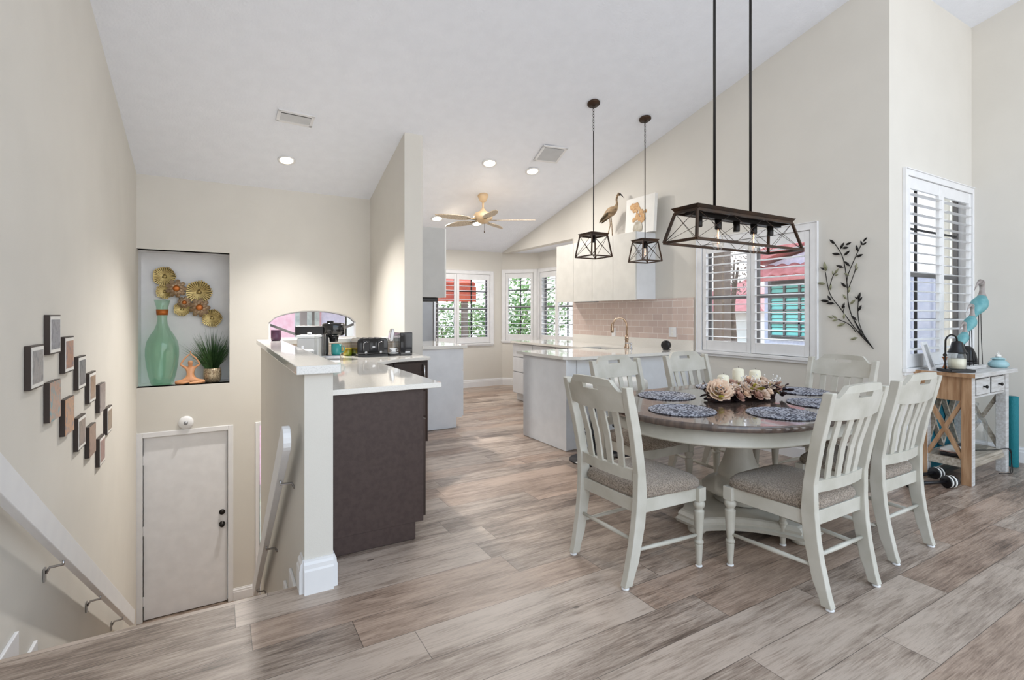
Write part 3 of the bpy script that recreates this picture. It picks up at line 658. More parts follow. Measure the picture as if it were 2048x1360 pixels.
# upper cabinets on right wall
UX = 4.27
ye = [PX(q, 600, UX).y for q in (1271, 1225.8, 1184, 1147, 1113)]
labs = ('nearest white upper cabinet above the tap with a visible end panel, under the framed flowers', 'second white upper cabinet from the dining window', 'third white upper cabinet from the dining window', 'last white upper cabinet hanging beside the bay window')
for i, lb in enumerate(labs):
    t = thing('wall_cabinet', lb, 'cabinet', (0,0,0), 0, 'white upper cabinets over the tiled backsplash')
    y1 = ye[i+1]; y0 = ye[i]
    box(UX+.02, XA-.002, y0+.001, y1-.001, 1.505, 2.308).build('body', 'cab', t)
    box(UX, UX+.018, y0+.002, y1-.002, 1.495, 2.308).build('door', 'cabw', t, bevel=.0015)
tag(box(UX+.08, UX+.15, 5.3, 5.75, 1.487, 1.503).build('light_bar', 'steel', bevel=.003), 'thin under-cabinet light strip below the upper cabinets by the bay', 'light')
# faucet
t = thing('kitchen_faucet', 'tall gooseneck tap of warm brushed nickel beside the sink', 'faucet', (4.27, 4.60, CT)); t.rotation_euler = (0,0,math.radians(150))
MB().lathe([(.03,0),(.03,.01),(.024,.02),(.02,.09),(.024,.10),(.022,.13),(.014,.16)], (0,0,0), 18).build('base', 'brass', t)
pth = [(0,0,.14),(0,0,.27)]+[(.085-.085*math.cos(a), 0, .27+.095*math.sin(a)) for a in [PI*i/12 for i in range(1, 11)]]
MB().tube(pth+[(.172,0,.27)], .0115, 12).build('spout', 'brass', t)
MB().lathe([(.012,.03),(.017,.02),(.022,-.05),(.020,-.085),(.001,-.087)], (.175,0,.27), 16).build('spray_head', 'brass', t)
MB().tube([(0,.02,.085),(0,.05,.09),(.02,.10,.12)], .006, 8).build('lever', 'brass', t)
t = thing('soap_dispenser', 'short pump dispenser standing beside the tap', 'soap dispenser', (4.17, 4.42, CT))
MB().lathe([(.018,0),(.018,.008),(.009,.014),(.009,.06),(.012,.064),(.012,.075),(.001,.076)], (0,0,0), 14).build('base', 'chrome', t)
MB().tube([(0,0,.07),(-.06,.03,.072)], .005, 8).build('nozzle', 'chrome', t)
t = thing('smart_speaker', 'small round black speaker on the counter near the window', 'speaker', (4.43, 4.12, CT), math.radians(200))
MB().lathe([(.001,-.02),(.048,-.018),(.054,-.005),(.054,.03),(.047,.04),(.001,.042)], (0,0,.056), 28, Matrix.Rotation(PI/2, 3, 'Y')).build('body', 'blackp', t)
box(-.03,.03,-.035,.035,0,.006).build('foot', 'blackp', t, bevel=.002)
def outlet(loc, lab, rz, w_=.075, h_=.115, grp=None):
    t = thing('wall_outlet', lab, 'outlet', loc, rz)
    box(-w_/2, w_/2, -.006, -.0005, -h_/2, h_/2).build('cover_plate', 'white', t, bevel=.002)
    for z in (-.022, .022): box(-.016,.016,-.009,-.005,z-.014,z+.014).build('socket', 'paper', t, bevel=.002)
outlet((XA-.013, PX(1347,664,XA).y, PX(1347,664,XA).z), 'white outlet plate in the tiled backsplash near the black speaker', -PI/2, .11)
outlet((XA-.013, PX(1229,660,XA).y, PX(1229,664,XA).z), 'white outlet plate in the backsplash behind the tap', -PI/2)
# bird and picture on top of the cabinets
p = PX(1222, 466, 4.44); TZ = 2.309
t = thing('heron_figurine', 'brown and gold wading bird figurine standing on top of the upper cabinets', 'bird figurine', (4.44, p.y, TZ), math.radians(-75))
box(-.07,.07,-.04,.04,0,.012).build('base', 'gold', t, bevel=.004)
body = MB()
path = smoothpath([(-.15,0,.25),(-.09,0,.30),(-.01,0,.35),(.06,0,.39),(.09,0,.44),(.085,0,.50),(.10,0,.55),(.125,0,.565)], 5)
rad = [.012+.0*i for i in range(len(path))]
for i in range(len(path)):
    u = i/(len(path)-1); rad[i] = .005+.048*math.exp(-((u-.30)/.17)**2)+.008+(.012*math.exp(-((u-.97)/.06)**2))
body.tube(path, rad, 12); body.build('body', 'heron', t)
MB().tube([(.135,0,.567),(.17,0,.535),(.20,0,.50)], [.012,.006,.001], 8).build('beak', 'black', t)
wg = MB(); wg.tube(smoothpath([(-.17,.02,.225),(-.11,.036,.27),(-.03,.04,.325),(.03,.03,.36)], 4), [.003,.008,.012,.016,.019,.021,.022,.022,.022,.020,.017,.012,.006], 8); wg.tube(smoothpath([(-.17,-.02,.225),(-.11,-.036,.27),(-.03,-.04,.325),(.03,-.03,.36)], 4), [.003,.008,.012,.016,.019,.021,.022,.022,.022,.020,.017,.012,.006], 8)
wg.build('wing', 'golddk', t)
for s_ in (1,-1): MB().tube([(-.01,.015*s_,.30),(.0,.02*s_,.17),(-.02+.03*s_,.02*s_,.012)], .006, 6).build('leg', 'heron', t)
pa, pb = PX(1250, 460, 4.44), PX(1307, 462, 4.44)
yc = (pa.y+pb.y)/2; pwid = abs(pa.y-pb.y)
t = thing('canvas_picture', 'white canvas with dried flowers in a glass vase leaning on top of the cabinets', 'picture', (4.44, yc, TZ), -PI/2)
box(-pwid/2, pwid/2, 0, .045, 0, .455).build('canvas', 'paper', t, rot=(-.06,0,0))
pm_ = MB(); rr = random.Random(3)
af = MB()
for k in range(60):
    u = rr.random(); x = -.03+.05*math.sin(u*5)+rr.uniform(-.06,.06); z = .17+u*.21
    if k % 3 == 0: x = .07+rr.uniform(-.04,.05); z = .15+rr.random()*.12
    af.ball((x-.02, -.003, z), rr.uniform(.016,.032), 8, 4, (1,.12,1))
cv = [o for o in bpy.data.objects if o.parent == t][0]
af.build('painted_flowers', mat('painted_flowers', srgb(214,178,130), .7, col2=srgb(188,140,96), nscale=60), cv)
MB().lathe([(.02,0),(.075,.02),(.085,.06),(.07,.10),(.045,.13),(.05,.14)], (0,0,0), 20, Matrix.Diagonal((1,.06,1))).build('painted_vase', mat('painted_vase', srgb(190,184,170), .4, col2=srgb(150,140,120), nscale=12), cv, loc=(-.02,-.004,.01))
# stools at the peninsula
for (x, y, lab) in ((3.36, 3.62, 'counter stool with white padded seat between the two far chairs'), (2.93, 3.60, 'white padded counter stool mostly hidden behind the far left chair')):
    t = thing('counter_stool', lab, 'stool', (x, y, 0), 0, 'white padded stools at the peninsula')
    MB().lathe([(.001,.60),(.17,.60),(.195,.62),(.20,.66),(.19,.70),(.15,.715),(.001,.72)], (0,0,0), 28).build('seat', 'paper', t)
    MB().lathe([(.21,0),(.21,.012),(.04,.03),(.028,.05),(.028,.60)], (0,0,0), 24).build('pedestal', 'blackp', t)
    MB().tube([(.13*math.cos(a), .13*math.sin(a), .26) for a in [2*PI*i/20 for i in range(20)]], .009, 8, close=True).tube([(0,0,.26),(.13,0,.26)], .008, 6).tube([(0,0,.26),(-.13,0,.26)], .008, 6).build('footrest', 'blackp', t)
# ------------------------------------------------------------------ items on the left counter
t = thing('coffee_maker', 'black coffee maker with wide brewing head and silver base', 'coffee maker', (.90, 4.93, CT), math.radians(-12))
box(-.09,.09,-.16,.10,0,.035).build('base', 'chrome', t, bevel=.008)
box(-.09,-.015,-.06,.10,.036,.21).build('column', 'blackp', t, bevel=.012)
MB().lathe([(.085,.21),(.10,.225),(.105,.31),(.09,.325),(.001,.33)], (.03,0,0), 26).build('brew_head', 'blackg', t)
box(-.30,-.05,-.04,.10,.215,.30).build('water_tank', 'blackp', t, bevel=.01)
MB().lathe([(.05,.21),(.04,.185),(.035,.15),(.001,.15)], (.03,0,0), 20).build('filter_cone', 'blackp', t)
MB().lathe([(.03,.327),(.03,.345),(.001,.347)], (0,0,0), 14).build('lid_knob', 'blackp', t)
def mug(name, lab, loc, m, r=.042, h=.10, handle=1, rz=0, cat='mug', grp=None):
    t = thing(name, lab, cat, loc, rz, grp)
    MB().lathe([(r*.85,0),(r*.95,.006),(r,.03),(r,h),(r-.004,h),(r-.005,.03),(.001,.012)], (0,0,0), 24).build('body', m, t)
    if handle: MB().tube([(r-.003,0,h*.82),(r+.022,0,h*.78),(r+.03,0,h*.5),(r+.018,0,h*.25),(r-.003,0,h*.22)], .005, 8).build('handle', m, t)
    return t
mug('coffee_mug', 'teal mug standing on the silver coffee maker base', (.935, 4.83, CT+.0365), 'tealmug', .044, .10, 1, math.radians(-25))
t = mug('candle_cup', 'plum-coloured candle cup on the far corner of the stone ledge', (.46, 5.15, 1.079), 'purple', .044, .098, 0, cat='candle cup')
t = mug('scented_candle', 'short yellow-green candle glass between teal mug and toaster', (1.10, 5.12, CT), 'greenc', .046, .075, 0, cat='candle')
MB().lathe([(.001,.06),(.040,.06)], (0,0,0), 20).build('wax', 'candle', t)
t = thing('storage_canister', 'grey-white plastic canister with lid knob beside the coffee maker', 'canister', (.69, 4.74, CT), math.radians(-20))
box(-.09,.09,-.07,.07,0,.20).build('body', 'plastic', t, bevel=.012); box(-.094,.094,-.074,.074,.201,.225).build('lid', 'white', t, bevel=.01)
MB().lathe([(.015,.225),(.02,.245),(.001,.25)], (0,0,0), 14).build('knob', 'white', t)
t = thing('glass_pitcher', 'tall ribbed clear glass jar in front of the plastic canister', 'jar', (.735, 4.47, CT))
g = MB()
def ribbed(u, v): a = 2*PI*u; r = (.042+.002*math.cos(16*a)); return (r*math.cos(a), r*math.sin(a), .002+.24*v)
g.grid(ribbed, 64, 4, True, True); g.lathe([(.001,.002),(.042,.002)], (0,0,0), 24); g.build('body', 'clear', t)
t = thing('plastic_tub', 'low translucent tub with white rim at the foot of the canister', 'tub', (.602, 4.50, CT))
box(-.075,.075,-.06,.06,0,.10).build('body', 'clear', t, bevel=.008); MB().box(-.08,.08,-.065,.065,.10,.112).build('rim', 'white', t, bevel=.004)
MB().box(-.008,.008,-.01,.01,.112,.145).build('spigot', 'white', t)
# toaster
t = thing('toaster', 'shiny black four-slice toaster with chrome trim', 'toaster', (1.283, 5.03, CT), math.radians(3))
pf = [(-.15,.02),(-.15,.14),(-.142,.162),(-.125,.175),(.125,.175),(.142,.162),(.15,.14),(.15,.02)]
MB().prism(pf, -.13, .12, 'xz').build('body', 'blackg', t, bevel=.008)
box(-.148,.148,-.128,.118,0,.02).build('base', 'blackp', t)
for x in (-.07,.075):
    MB().box(x-.03,x+.03,-.137,-.131,.05,.155).build('slot_panel', 'blackp', t)
    MB().tube([(x-.022,-.14,.06),(x-.024,-.14,.13),(x,-.15,.145),(x+.024,-.14,.13)], .004, 6).build('lever', 'chrome', t)
    MB().lathe([(.016,0),(.016,.012),(.001,.013)], (x,-.132,.04), 14, Matrix.Rotation(PI/2,3,'X')).build('dial', 'chrome', t)
box(-.012,.022,-.137,-.131,.03,.04).box if False else None
box(-.008,.018,-.136,-.131,.085,.10).build('badge', 'chrome', t)
for x in (-.09,-.03,.03,.09): box(x-.008,x+.008,-.09,.09,.1745,.1775).build('bread_slot', 'blackp', t)
# espresso machine
t = thing('espresso_machine', 'compact black and silver capsule coffee machine beside the wall end', 'coffee machine', (1.56, 4.98, CT), 0)
box(.0,.125,-.08,.13,0,.225).build('body', 'blackg', t, bevel=.006)
box(-.075,-.001,-.03,.11,.075,.19).build('water_tank', 'clear', t, bevel=.006)
MB().prism([(-.10,.14),(-.06,.14),(-.045,.22),(-.055,.265),(-.075,.265),(-.09,.22)], -.05, .02, 'xz').build('lever_head', 'chrome', t, bevel=.008)
box(-.11,.0,-.09,.11,0,.018).build('drip_tray', 'blackp', t, bevel=.004)
box(.05,.10,-.0815,-.08,.025,.035).build('badge', 'white', t)
t = thing('espresso_cup', 'white cup with dark pattern on the tray of the capsule machine', 'cup', (1.497, 4.935, CT+.019))
MB().lathe([(.055,.006),(.05,.0),(.02,.0),(.02,.006),(.055,.009)], (0,0,0), 24).build('saucer', 'white', t)
cupm = mat('patterned_cup', srgb(236,236,236), .25, col2=srgb(70,70,76), nscale=45, lo=.40, hi=.44)
MB().lathe([(.02,.008),(.032,.02),(.036,.055),(.033,.055),(.028,.02),(.001,.015)], (0,0,0), 20).build('bowl', cupm, t)
MB().tube([(.033,0,.045),(.05,0,.04),(.048,0,.025),(.03,0,.022)], .004, 6).build('handle', 'white', t)
# ------------------------------------------------------------------ left wall and stairwell
def zy(px, py): return PX(px, py, XL)
fr_def = [(370,40,385,1),(200,305,695,1),(503,230,545,1),(622,400,688,1),(720,540,805,1),(810,635,885,0),(878,838,1068,1),(367,620,970,0),(503,768,1083,0),(620,925,1210,1),(718,1000,1268,0),(810,1098,1345,1)]
fl_lab = ['highest small photo frame on the stair wall, grey picture with white border', 'leftmost photo frame on the stair wall, grey picture with white border', 'second frame down the upper row, bordered, orange and grey picture',
 'third frame down the upper row, bordered, dark grey picture', 'fourth frame down the upper row, bordered, tan picture', 'borderless grey picture fifth down the upper row', 'rightmost small frame on the stair wall, bordered, tan picture',
 'borderless picture with a turquoise patch, top of the lower row', 'borderless picture with orange and blue tones, second of the lower row', 'bordered grey-brown picture in the middle of the lower row', 'borderless brown picture next to last in the lower row', 'lowest frame of all, bordered picture with reddish tones']
gr = srgb(128,126,132)
pal = [[srgb(90,90,100),srgb(150,150,160),srgb(120,115,118)],[srgb(110,110,118),srgb(160,158,160),srgb(130,118,116)],[srgb(110,105,130),srgb(190,140,110),srgb(150,140,150)],[srgb(80,84,92),srgb(140,140,146),srgb(120,116,118)],
 [srgb(120,96,80),srgb(176,150,130),srgb(150,130,118)],[srgb(116,104,104),srgb(160,150,150),srgb(140,120,116)],[srgb(110,90,76),srgb(160,140,120),srgb(130,110,96)],[srgb(70,160,180),srgb(190,150,130),srgb(140,130,128)],
 [srgb(110,120,140),srgb(200,150,110),srgb(150,140,130)],[srgb(100,96,98),srgb(150,130,120),srgb(120,110,108)],[srgb(120,90,74),srgb(160,130,112),srgb(130,110,100)],[srgb(110,84,80),srgb(170,130,120),srgb(140,116,110)]]
for i, (x, yt, yb, bord) in enumerate(fr_def):
    px = x/4.25; a = zy(px, 620+yt/4.25); b = zy(px, 620+yb/4.25)
    S = .205; zc_ = (a.z+b.z)/2
    t = thing('picture_frame', fl_lab[i], 'picture frame', (XL+.001, a.y+S/2, zc_), PI/2, 'small picture frames in two rows on the stair wall')
    h = .104; d = .024
    box(-S/2, S/2, -d, 0, -h, h).build('frame', mat('frame_edge', srgb(58,48,44), .4) if i == 0 else bpy.data.materials['frame_edge'], t, bevel=.0015)
    if bord: box(-S/2+.008, S/2-.008, -d-.0012, -d, -h+.008, h-.008).build('mat_border', 'paper', t)
    e_ = .0 if not bord else .018
    box(-S/2+.002+e_, S/2-.002-e_, -d-.0024, -d-.0005, -h+.002+e_*1.3, h-.002-e_*1.3).build('picture', art_mat('art_%02d' % i, pal[i], 16), t)
# handrails
def handrail(lab, x0, side, ya, za, yb, zb, brk):
    t = thing('handrail', lab, 'handrail', (x0, 0, 0))
    A = Vector((0, ya, za)); B = Vector((0, yb, zb)); d = (B-A).normalized(); n = d.cross(Vector((1,0,0))).normalized()
    if n.z < 0: n = -n
    h = .062; pts = []
    for k in range(9): ang = PI/2+PI*k/8; pts.append(A+n*h*math.sin(ang)+d*h*math.cos(ang))
    pts += [B-n*h, B+n*h]
    MB().prism([(p.y, p.z) for p in pts], -.018, .018, 'yz').build('rail', 'white', t, bevel=.004)
    for u in brk:
        P = A+(B-A)*u-n*h; m = MB(); w_ = .078*side
        m.tube([(0, P.y, P.z+.004), (0, P.y, P.z-.02), (w_*.7, P.y, P.z-.022), (w_*.9, P.y, P.z-.05)], .007, 8)
        m.box(min(w_*.9,w_), max(w_*.9,w_), P.y-.014, P.y+.014, P.z-.09, P.z-.02)
        m.build('bracket', 'chrome', t)
handrail('wide white handrail board on the left stair wall', XL+.08, -1, 1.9, 1.16, 5.88, -1.52, (.15,.40,.64,.87))
handrail('white handrail with rounded end on the low wall side of the stairs', .28, 1, 2.66, .72, 5.05, -1.14, (.12,.50,.90))
# smoke alarm like unit over the door
p = PY(372, 845, YF); t = thing('motion_light', 'round white alarm unit on the wall above the entry door', 'alarm', (p.x, YF-.0005, p.z))
MB().lathe([(.075,0),(.075,.012),(.06,.03),(.03,.038),(.001,.04)], (0,0,0), 28, Matrix.Rotation(PI/2,3,'X')).build('housing', 'white', t)
MB().ball((0,-.04,0), .022, 12, 6).build('sensor', 'steel', t)
# niche contents
NS = NZ0+.001
p = PZ(328, 765, NZ0); t = thing('floor_vase', 'tall translucent green glass vase with an orange band in the niche', 'vase', (p.x, 7.06, NS))
k = .97/6.75
pf = [(.001,.0),(.095,.0),(.108,.012),(.130,.10),(.152,.22),(.163,.34),(.162,.42),(.148,.50),(.115,.57),(.078,.63),(.054,.70),(.047,.75),(.050,.82),(.060,.90),(.080,.975)]
MB().lathe(pf, (0,0,0), 40).build('body', 'green', t)
MB().lathe([(.0535,.80),(.056,.80),(.061,.865),(.059,.865)], (0,0,0), 32).build('band', 'copper', t)
# metal flower sprays
def disc_leaf(mb, c, r, rays=26, jag=.25, tiltx=0):
    cx, cy, cz = c; V = [(cx, cy-.012, cz)]; n = rays*2
    for k in range(n):
        a = 2*PI*k/n; rr = r*(1 if k % 2 == 0 else 1-jag); V.append((cx+rr*math.cos(a), cy+.004*math.sin(3*a)+(.006 if k % 2 else -.004), cz+rr*math.sin(a)))
    F = [(0, 1+k, 1+(k+1) % n) for k in range(n)]; mb.add(V, F)
wy = YF+D-.045
t = thing('metal_flower_art', 'gold and copper metal leaf and flower wall piece in the niche', 'wall art', (0, wy, 0))
fl_ = [(329,553,20,'golddk'),(398,584,24,'golddk'),(364,618,15,'golddk'),(424,636,19,'gold'),(329,583,15,'gold')]
for (x, y, r, m) in fl_:
    q = PY(x, y, wy); R = r*6.2/1012; g = MB()
    for k in range(30):
        a = 2*PI*k/30+.1; r0 = R*.06; r1 = R*(1-.10*abs(math.sin(2.5*a))); u = Vector((math.cos(a),0,math.sin(a))); w_ = Vector((-math.sin(a),0,math.cos(a)))
        g.beam(Vector((q.x,-.0,q.z))+u*r0, Vector((q.x,-.018,q.z))+u*r1, .004, .004, up=(0,1,0), w2=R*.13)
    g.ball((q.x,-.004,q.z), R*.16, 10, 5, (1,.5,1)); g.build('leaf_fan', 'goldlt', t)
    g = MB(); disc_leaf(g, (q.x, .006, q.z), R*.93, 20, .1); g.build('leaf_back', 'golddk', t, solid=.003)
for (x, y, r) in ((353,577,18),(399,615,19),(369,605,12)):
    q = PY(x, y, wy); R = r*6.1/1012; g = MB()
    for layer in range(2):
        for k in range(9):
            a = 2*PI*k/9+layer*.35; u = Vector((math.cos(a),0,math.sin(a))); w_ = Vector((-math.sin(a),0,math.cos(a))); rr = R*(1-.25*layer); c0 = Vector((q.x,-.022-layer*.012,q.z))
            V = [c0+u*rr*.12, c0+u*rr*.55+w_*rr*.27+Vector((0,-.008,0)), c0+u*rr*.95+w_*rr*.18, c0+u*rr*1.02+Vector((0,.004,0)), c0+u*rr*.95-w_*rr*.18, c0+u*rr*.55-w_*rr*.27+Vector((0,-.008,0))]
            g.add(V, [(0,1,2,3),(0,3,4,5)], True)
    g.build('flower', 'petal', t, solid=.002)
    MB().lathe([(R*.34,.0),(R*.30,.01),(R*.12,.014),(.001,.012)], (q.x,-.038,q.z), 16, Matrix.Rotation(PI/2,3,'X')).build('flower_centre', 'copper', t)
g = MB()
for a, b in (((329,553),(353,577)),((353,577),(364,618)),((364,618),(399,615)),((398,584),(399,615)),((399,615),(424,636)),((329,583),(353,577))):
    qa, qb = PY(*a, wy), PY(*b, wy); g.tube([(qa.x,.014,qa.z),(qb.x,.014,qb.z)], .005, 6)
g.build('stems', 'gold', t)
# grass plant
p = PZ(426, 760, NZ0); gx = p.x-.005
t = thing('potted_grass', 'spiky green grass plant in a crackled gold and silver pot', 'potted plant', (gx, 7.05, NS))
potm = mat('crackled_pot', srgb(206,190,160), .3, metal=.35, col2=srgb(120,100,78), nscale=70, bump=.3, bscale=70)
MB().lathe([(.001,0),(.075,0),(.088,.02),(.095,.08),(.092,.14),(.088,.165),(.080,.165),(.080,.14),(.001,.14)], (0,0,0), 28).build('pot', potm, t)
g = MB(); rr = random.Random(5)
for k in range(330):
    a = rr.uniform(0, 2*PI); sp_ = rr.random()**.7; L = rr.uniform(.30,.56)*(1-.25*sp_); d = Vector((math.cos(a)*sp_*.5, math.sin(a)*sp_*.28, 1)).normalized()
    if d.x > .22: d.x = .22
    b0 = Vector((math.cos(a)*.05*sp_, math.sin(a)*.05*sp_, .13)); drp = rr.uniform(.02,.12)*sp_
    w_ = Vector((math.sin(a+1), math.cos(a+1), 0))*.0035
    pts = [b0+d*L*u+Vector((math.cos(a)*.35*sp_*u*u*.35, math.sin(a)*.10*sp_*u*u, -drp*u*u)) for u in (0,.35,.7,1)]
    for p_ in pts: p_.x = min(p_.x, NX1-.012-gx); p_.y = max(min(p_.y, .15), -.2)
    V = []
    for u, p_ in zip((1,1,.7,.1), pts): V += [p_-w_*u, p_+w_*u]
    g.add(V, [(0,1,3,2),(2,3,5,4),(4,5,7,6)])
g.build('grass_blades', 'grass', t)
# yoga figurine
def skin(name, verts, edges, radii, m, parent, sub=2, root=0):
    me = bpy.data.meshes.new(name); me.from_pydata(verts, edges, []); o = bpy.data.objects.new(name, me); COL.objects.link(o)
    o.modifiers.new('skin', 'SKIN'); sv = me.skin_vertices[0].data if me.skin_vertices else None
    if sv is None:
        me.skin_vertices  # layer is created with the modifier
    for i, r in enumerate(radii):
        d = me.skin_vertices[0].data[i]; d.radius = r if isinstance(r, tuple) else (r, r); d.use_root = (i == root)
    s_ = o.modifiers.new('sub', 'SUBSURF'); s_.levels = sub; s_.render_levels = sub
    me.materials.append(M[m] if isinstance(m, str) else m); o.parent = parent; return o
p = PZ(382, 769, NZ0)
t = thing('yoga_figurine', 'peach ceramic figure sitting cross-legged with hands joined overhead', 'figurine', (p.x-.01, 6.98, NS))
t.scale = (1.16,1.16,1.16)
V = [(0,.02,.035),(0,.02,.09),(0,.02,.15),(0,.02,.175),(0,.015,.205),(0,.012,.235),
     (.035,.02,.158),(.085,.01,.195),(.048,.01,.255),(.004,.01,.30),(-.035,.02,.158),(-.085,.01,.195),(-.048,.01,.255),(-.004,.01,.30),
     (.05,.0,.028),(.125,-.03,.022),(.06,-.07,.018),(-.01,-.08,.016),(-.05,.0,.028),(-.125,-.03,.022),(-.06,-.065,.018),(.0,-.06,.030),(0,.01,.33)]
Eg = [(0,1),(1,2),(2,3),(3,4),(4,5),(2,6),(6,7),(7,8),(8,9),(2,10),(10,11),(11,12),(12,13),(0,14),(14,15),(15,16),(16,17),(0,18),(18,19),(19,20),(20,21),(9,22)]
R = [.042,.030,.036,.014,.026,.022,.014,.0095,.0085,.006,.014,.0095,.0085,.006,.026,.018,.015,.009,.026,.018,.015,.009,.004]
skin('body', V, Eg, R, 'peach', t)
# ------------------------------------------------------------------ olive branch wall art
t = thing('branch_wall_art', 'dark metal leafy branch mounted on the wall right of the dining window', 'wall art', (XA-.014, 0, 0))
def B(x, y):  # crop coordinates of the photograph -> wall
    return PX(1380+x/4.3875, 430+y/4.3875, XA-.014)
def wp(pts): return smoothpath([Vector((0, B(*q).y, B(*q).z)) for q in pts], 5)
stems = [[(1612,1172),(1520,1060),(1450,940),(1395,800),(1380,600),(1345,380),(1275,255)],[(1380,640),(1385,540),(1440,400),(1510,250)],[(1612,1172),(1470,1020),(1330,830),(1230,690),(1190,500)],
  [(1225,640),(1255,540),(1290,490)],[(1460,1030),(1400,960),(1300,915)],[(1540,1080),(1490,960),(1475,850),(1480,740)],[(1395,640),(1440,520),(1455,470)],[(1345,850),(1360,800)],[(1612,1172),(1560,1100),(1430,900),(1390,760)]]
g = MB()
for s_ in stems: g.tube([p_+Vector((-.004,0,0)) for p_ in wp(s_)], .0035, 6)
g.build('stems', 'black', t)
leaves = [((1275,255),(1228,215)),((1320,300),(1357,240)),((1335,290),(1398,285)),((1365,265),(1422,240)),((1320,345),(1250,340)),((1350,358),(1410,312)),((1405,450),(1358,405)),((1350,460),(1285,443)),
 ((1475,320),(1460,262)),((1455,370),(1525,345)),((1515,265),(1500,225)),((1520,235),(1560,195)),((1515,265),(1556,238)),((1190,495),(1183,410)),((1190,480),(1145,462)),((1195,490),(1210,445)),((1190,605),(1122,598)),
 ((1262,530),(1252,490)),((1265,535),(1308,520)),((1268,520),(1308,470)),((1230,660),(1245,605)),((1240,755),(1212,705)),((1222,758),(1147,748)),((1270,775),(1200,775)),((1375,635),(1327,592)),((1390,685),(1410,625)),
 ((1378,740),(1345,695)),((1405,785),(1458,742)),((1335,825),(1362,768)),((1475,745),(1500,678)),((1475,765),(1517,718)),((1472,740),(1450,715)),((1478,845),(1510,788)),((1465,925),(1415,880)),((1350,915),(1360,860)),
 ((1260,905),(1212,890)),((1295,910),(1250,878)),((1300,915),(1248,932)),((1365,950),(1293,975)),((1520,1065),(1480,1015)),((1475,1075),(1410,1092)),((1455,490),(1480,455)),((1450,470),(1472,420)),((1400,530),(1355,510))]
gr_ = {13,15,16,17,18,19,20,25,26,27,34,35,36,37,38,40,41,42,43}
gd, gp = MB(), MB()
for i, (a, b) in enumerate(leaves):
    A, Bq = B(*a), B(*b); A = Vector((0,A.y,A.z)); Bq = Vector((0,Bq.y,Bq.z)); d = Bq-A; w_ = Vector((0,-d.z,d.y))*.17
    off = Vector((-.006,0,0)); V = [A, A+d*.35+w_+off, A+d*.7+w_*.8+off, Bq+off*1.5, A+d*.7-w_*.8+off, A+d*.35-w_+off, A+d*.5+off*2.2]
    (gp if i in gr_ else gd).add(V, [(0,1,6),(1,2,6),(2,3,6),(3,4,6),(4,5,6),(5,0,6)], False)
gd.build('leaves', 'black', t, solid=.0025); gp.build('leaves', mat('green_metal', srgb(140,140,112), .45, metal=.3), t, solid=.0025, label='greenish leaves')
# ------------------------------------------------------------------ exterior seen through the windows
GZ = -2.3
struct(box(-6, 40, 1.5, 45, GZ-.1, GZ).build('ground', 'ground')) if False else None
g = MB(); g.box(5.3, 40, 2.3, 45, GZ-.1, GZ); g.box(-8, 5.3, 8.6, 45, GZ-.1, GZ); struct(g.build('ground', 'ground'))
t = thing('neighbour_house', 'pale stucco house with salmon tile roof and teal shuttered window outside', 'house', (11, 0, GZ))
def nh(z): return z-GZ
cellwall(MB(), 'x', 0, 1.0, 5.05, 7.25, 0, lambda y: nh(2.15), []).build('wall', 'stucco', t)
tag(box(9.6,9.9,2.5,4.5,GZ,1.95).build('garden_wall','stucco'),'pale wall of the next building seen low through the console window','wall')
tag(box(7.25,12,2.5,2.62,GZ,3.6).build('courtyard_wall', mat('cream_stucco', srgb(240,236,224), .9)),'cream outer wall seen through the right half of the console window','wall')
a, b = PX(1545,570,11), PX(1600,673,11); yy0, yy1 = 5.35, a.y; zz0, zz1 = nh(b.z), nh(a.z)
wf = MB().box(-.05,0.0,yy0-.08,yy1+.08,zz0-.08,zz1+.08).build('window_frame', 'bar', t)
sh_ = MB()
for c in range(5):
    for r_ in range(12):
        y0 = yy0+(yy1-yy0)*c/5; y1 = yy0+(yy1-yy0)*(c+1)/5; z0 = zz0+(zz1-zz0)*r_/12; z1 = zz0+(zz1-zz0)*(r_+1)/12
        sh_.hexa([(-.09,y0+.03,z0+.01),(-.052,y0+.03,z0+.01),(-.052,y1-.03,z0+.01),(-.09,y1-.03,z0+.01),(-.066,y0+.03,z1-.01),(-.052,y0+.03,z1-.01),(-.052,y1-.03,z1-.01),(-.066,y1-.03,z1-.01)])
sh_.build('teal_shutters', 'tealsh', wf)
br = MB()
for c in range(6): y = yy0+(yy1-yy0)*c/5; br.box(-.12,-.09,y-.02,y+.02,zz0,zz1)
for zf in (0,.25,.5,.75,1): br.box(-.12,-.09,yy0,yy1,zz0+(zz1-zz0)*zf-.02,zz0+(zz1-zz0)*zf+.02)
br.build('window_bars', 'bar', wf)
def tiled(y0, y1, x0, x1, z0, z1, name):
    f = lambda u, v: (x0+(x1-x0)*v, y0+(y1-y0)*u, z0+(z1-z0)*v+.05*abs(math.sin(u*(y1-y0)*PI/.28)))
    return MB().grid(f, 140, 5, True).build(name, 'salmon', t, solid=.04)
tiled(5.0, 7.4, -.4, .0, nh(2.14), nh(2.40), 'lower_roof')
box(-.5,-.4,5.0,7.4,nh(2.06),nh(2.15)).build('fascia', 'salmon', t)
MB().prism([(5.05,nh(2.14)),(7.25,nh(2.14)),(7.25,nh(2.45)),(5.05,nh(3.0))], 0, 1.0, 'yz').build('gable', 'stucco', t) 
gf = MB(); gf.beam((.35,7.4,nh(2.60)),(.35,5.02,nh(3.32)),1.3,.26); gf.build('upper_roof', 'salmon', t)
t = thing('garden_pavilion', 'small salmon roofed pavilion beyond the brown post outside', 'pavilion', (15, 10.6, GZ))
q = box(-1.6,1.6,-1.6,1.6,0,3.75).build('wall', 'paper', t)
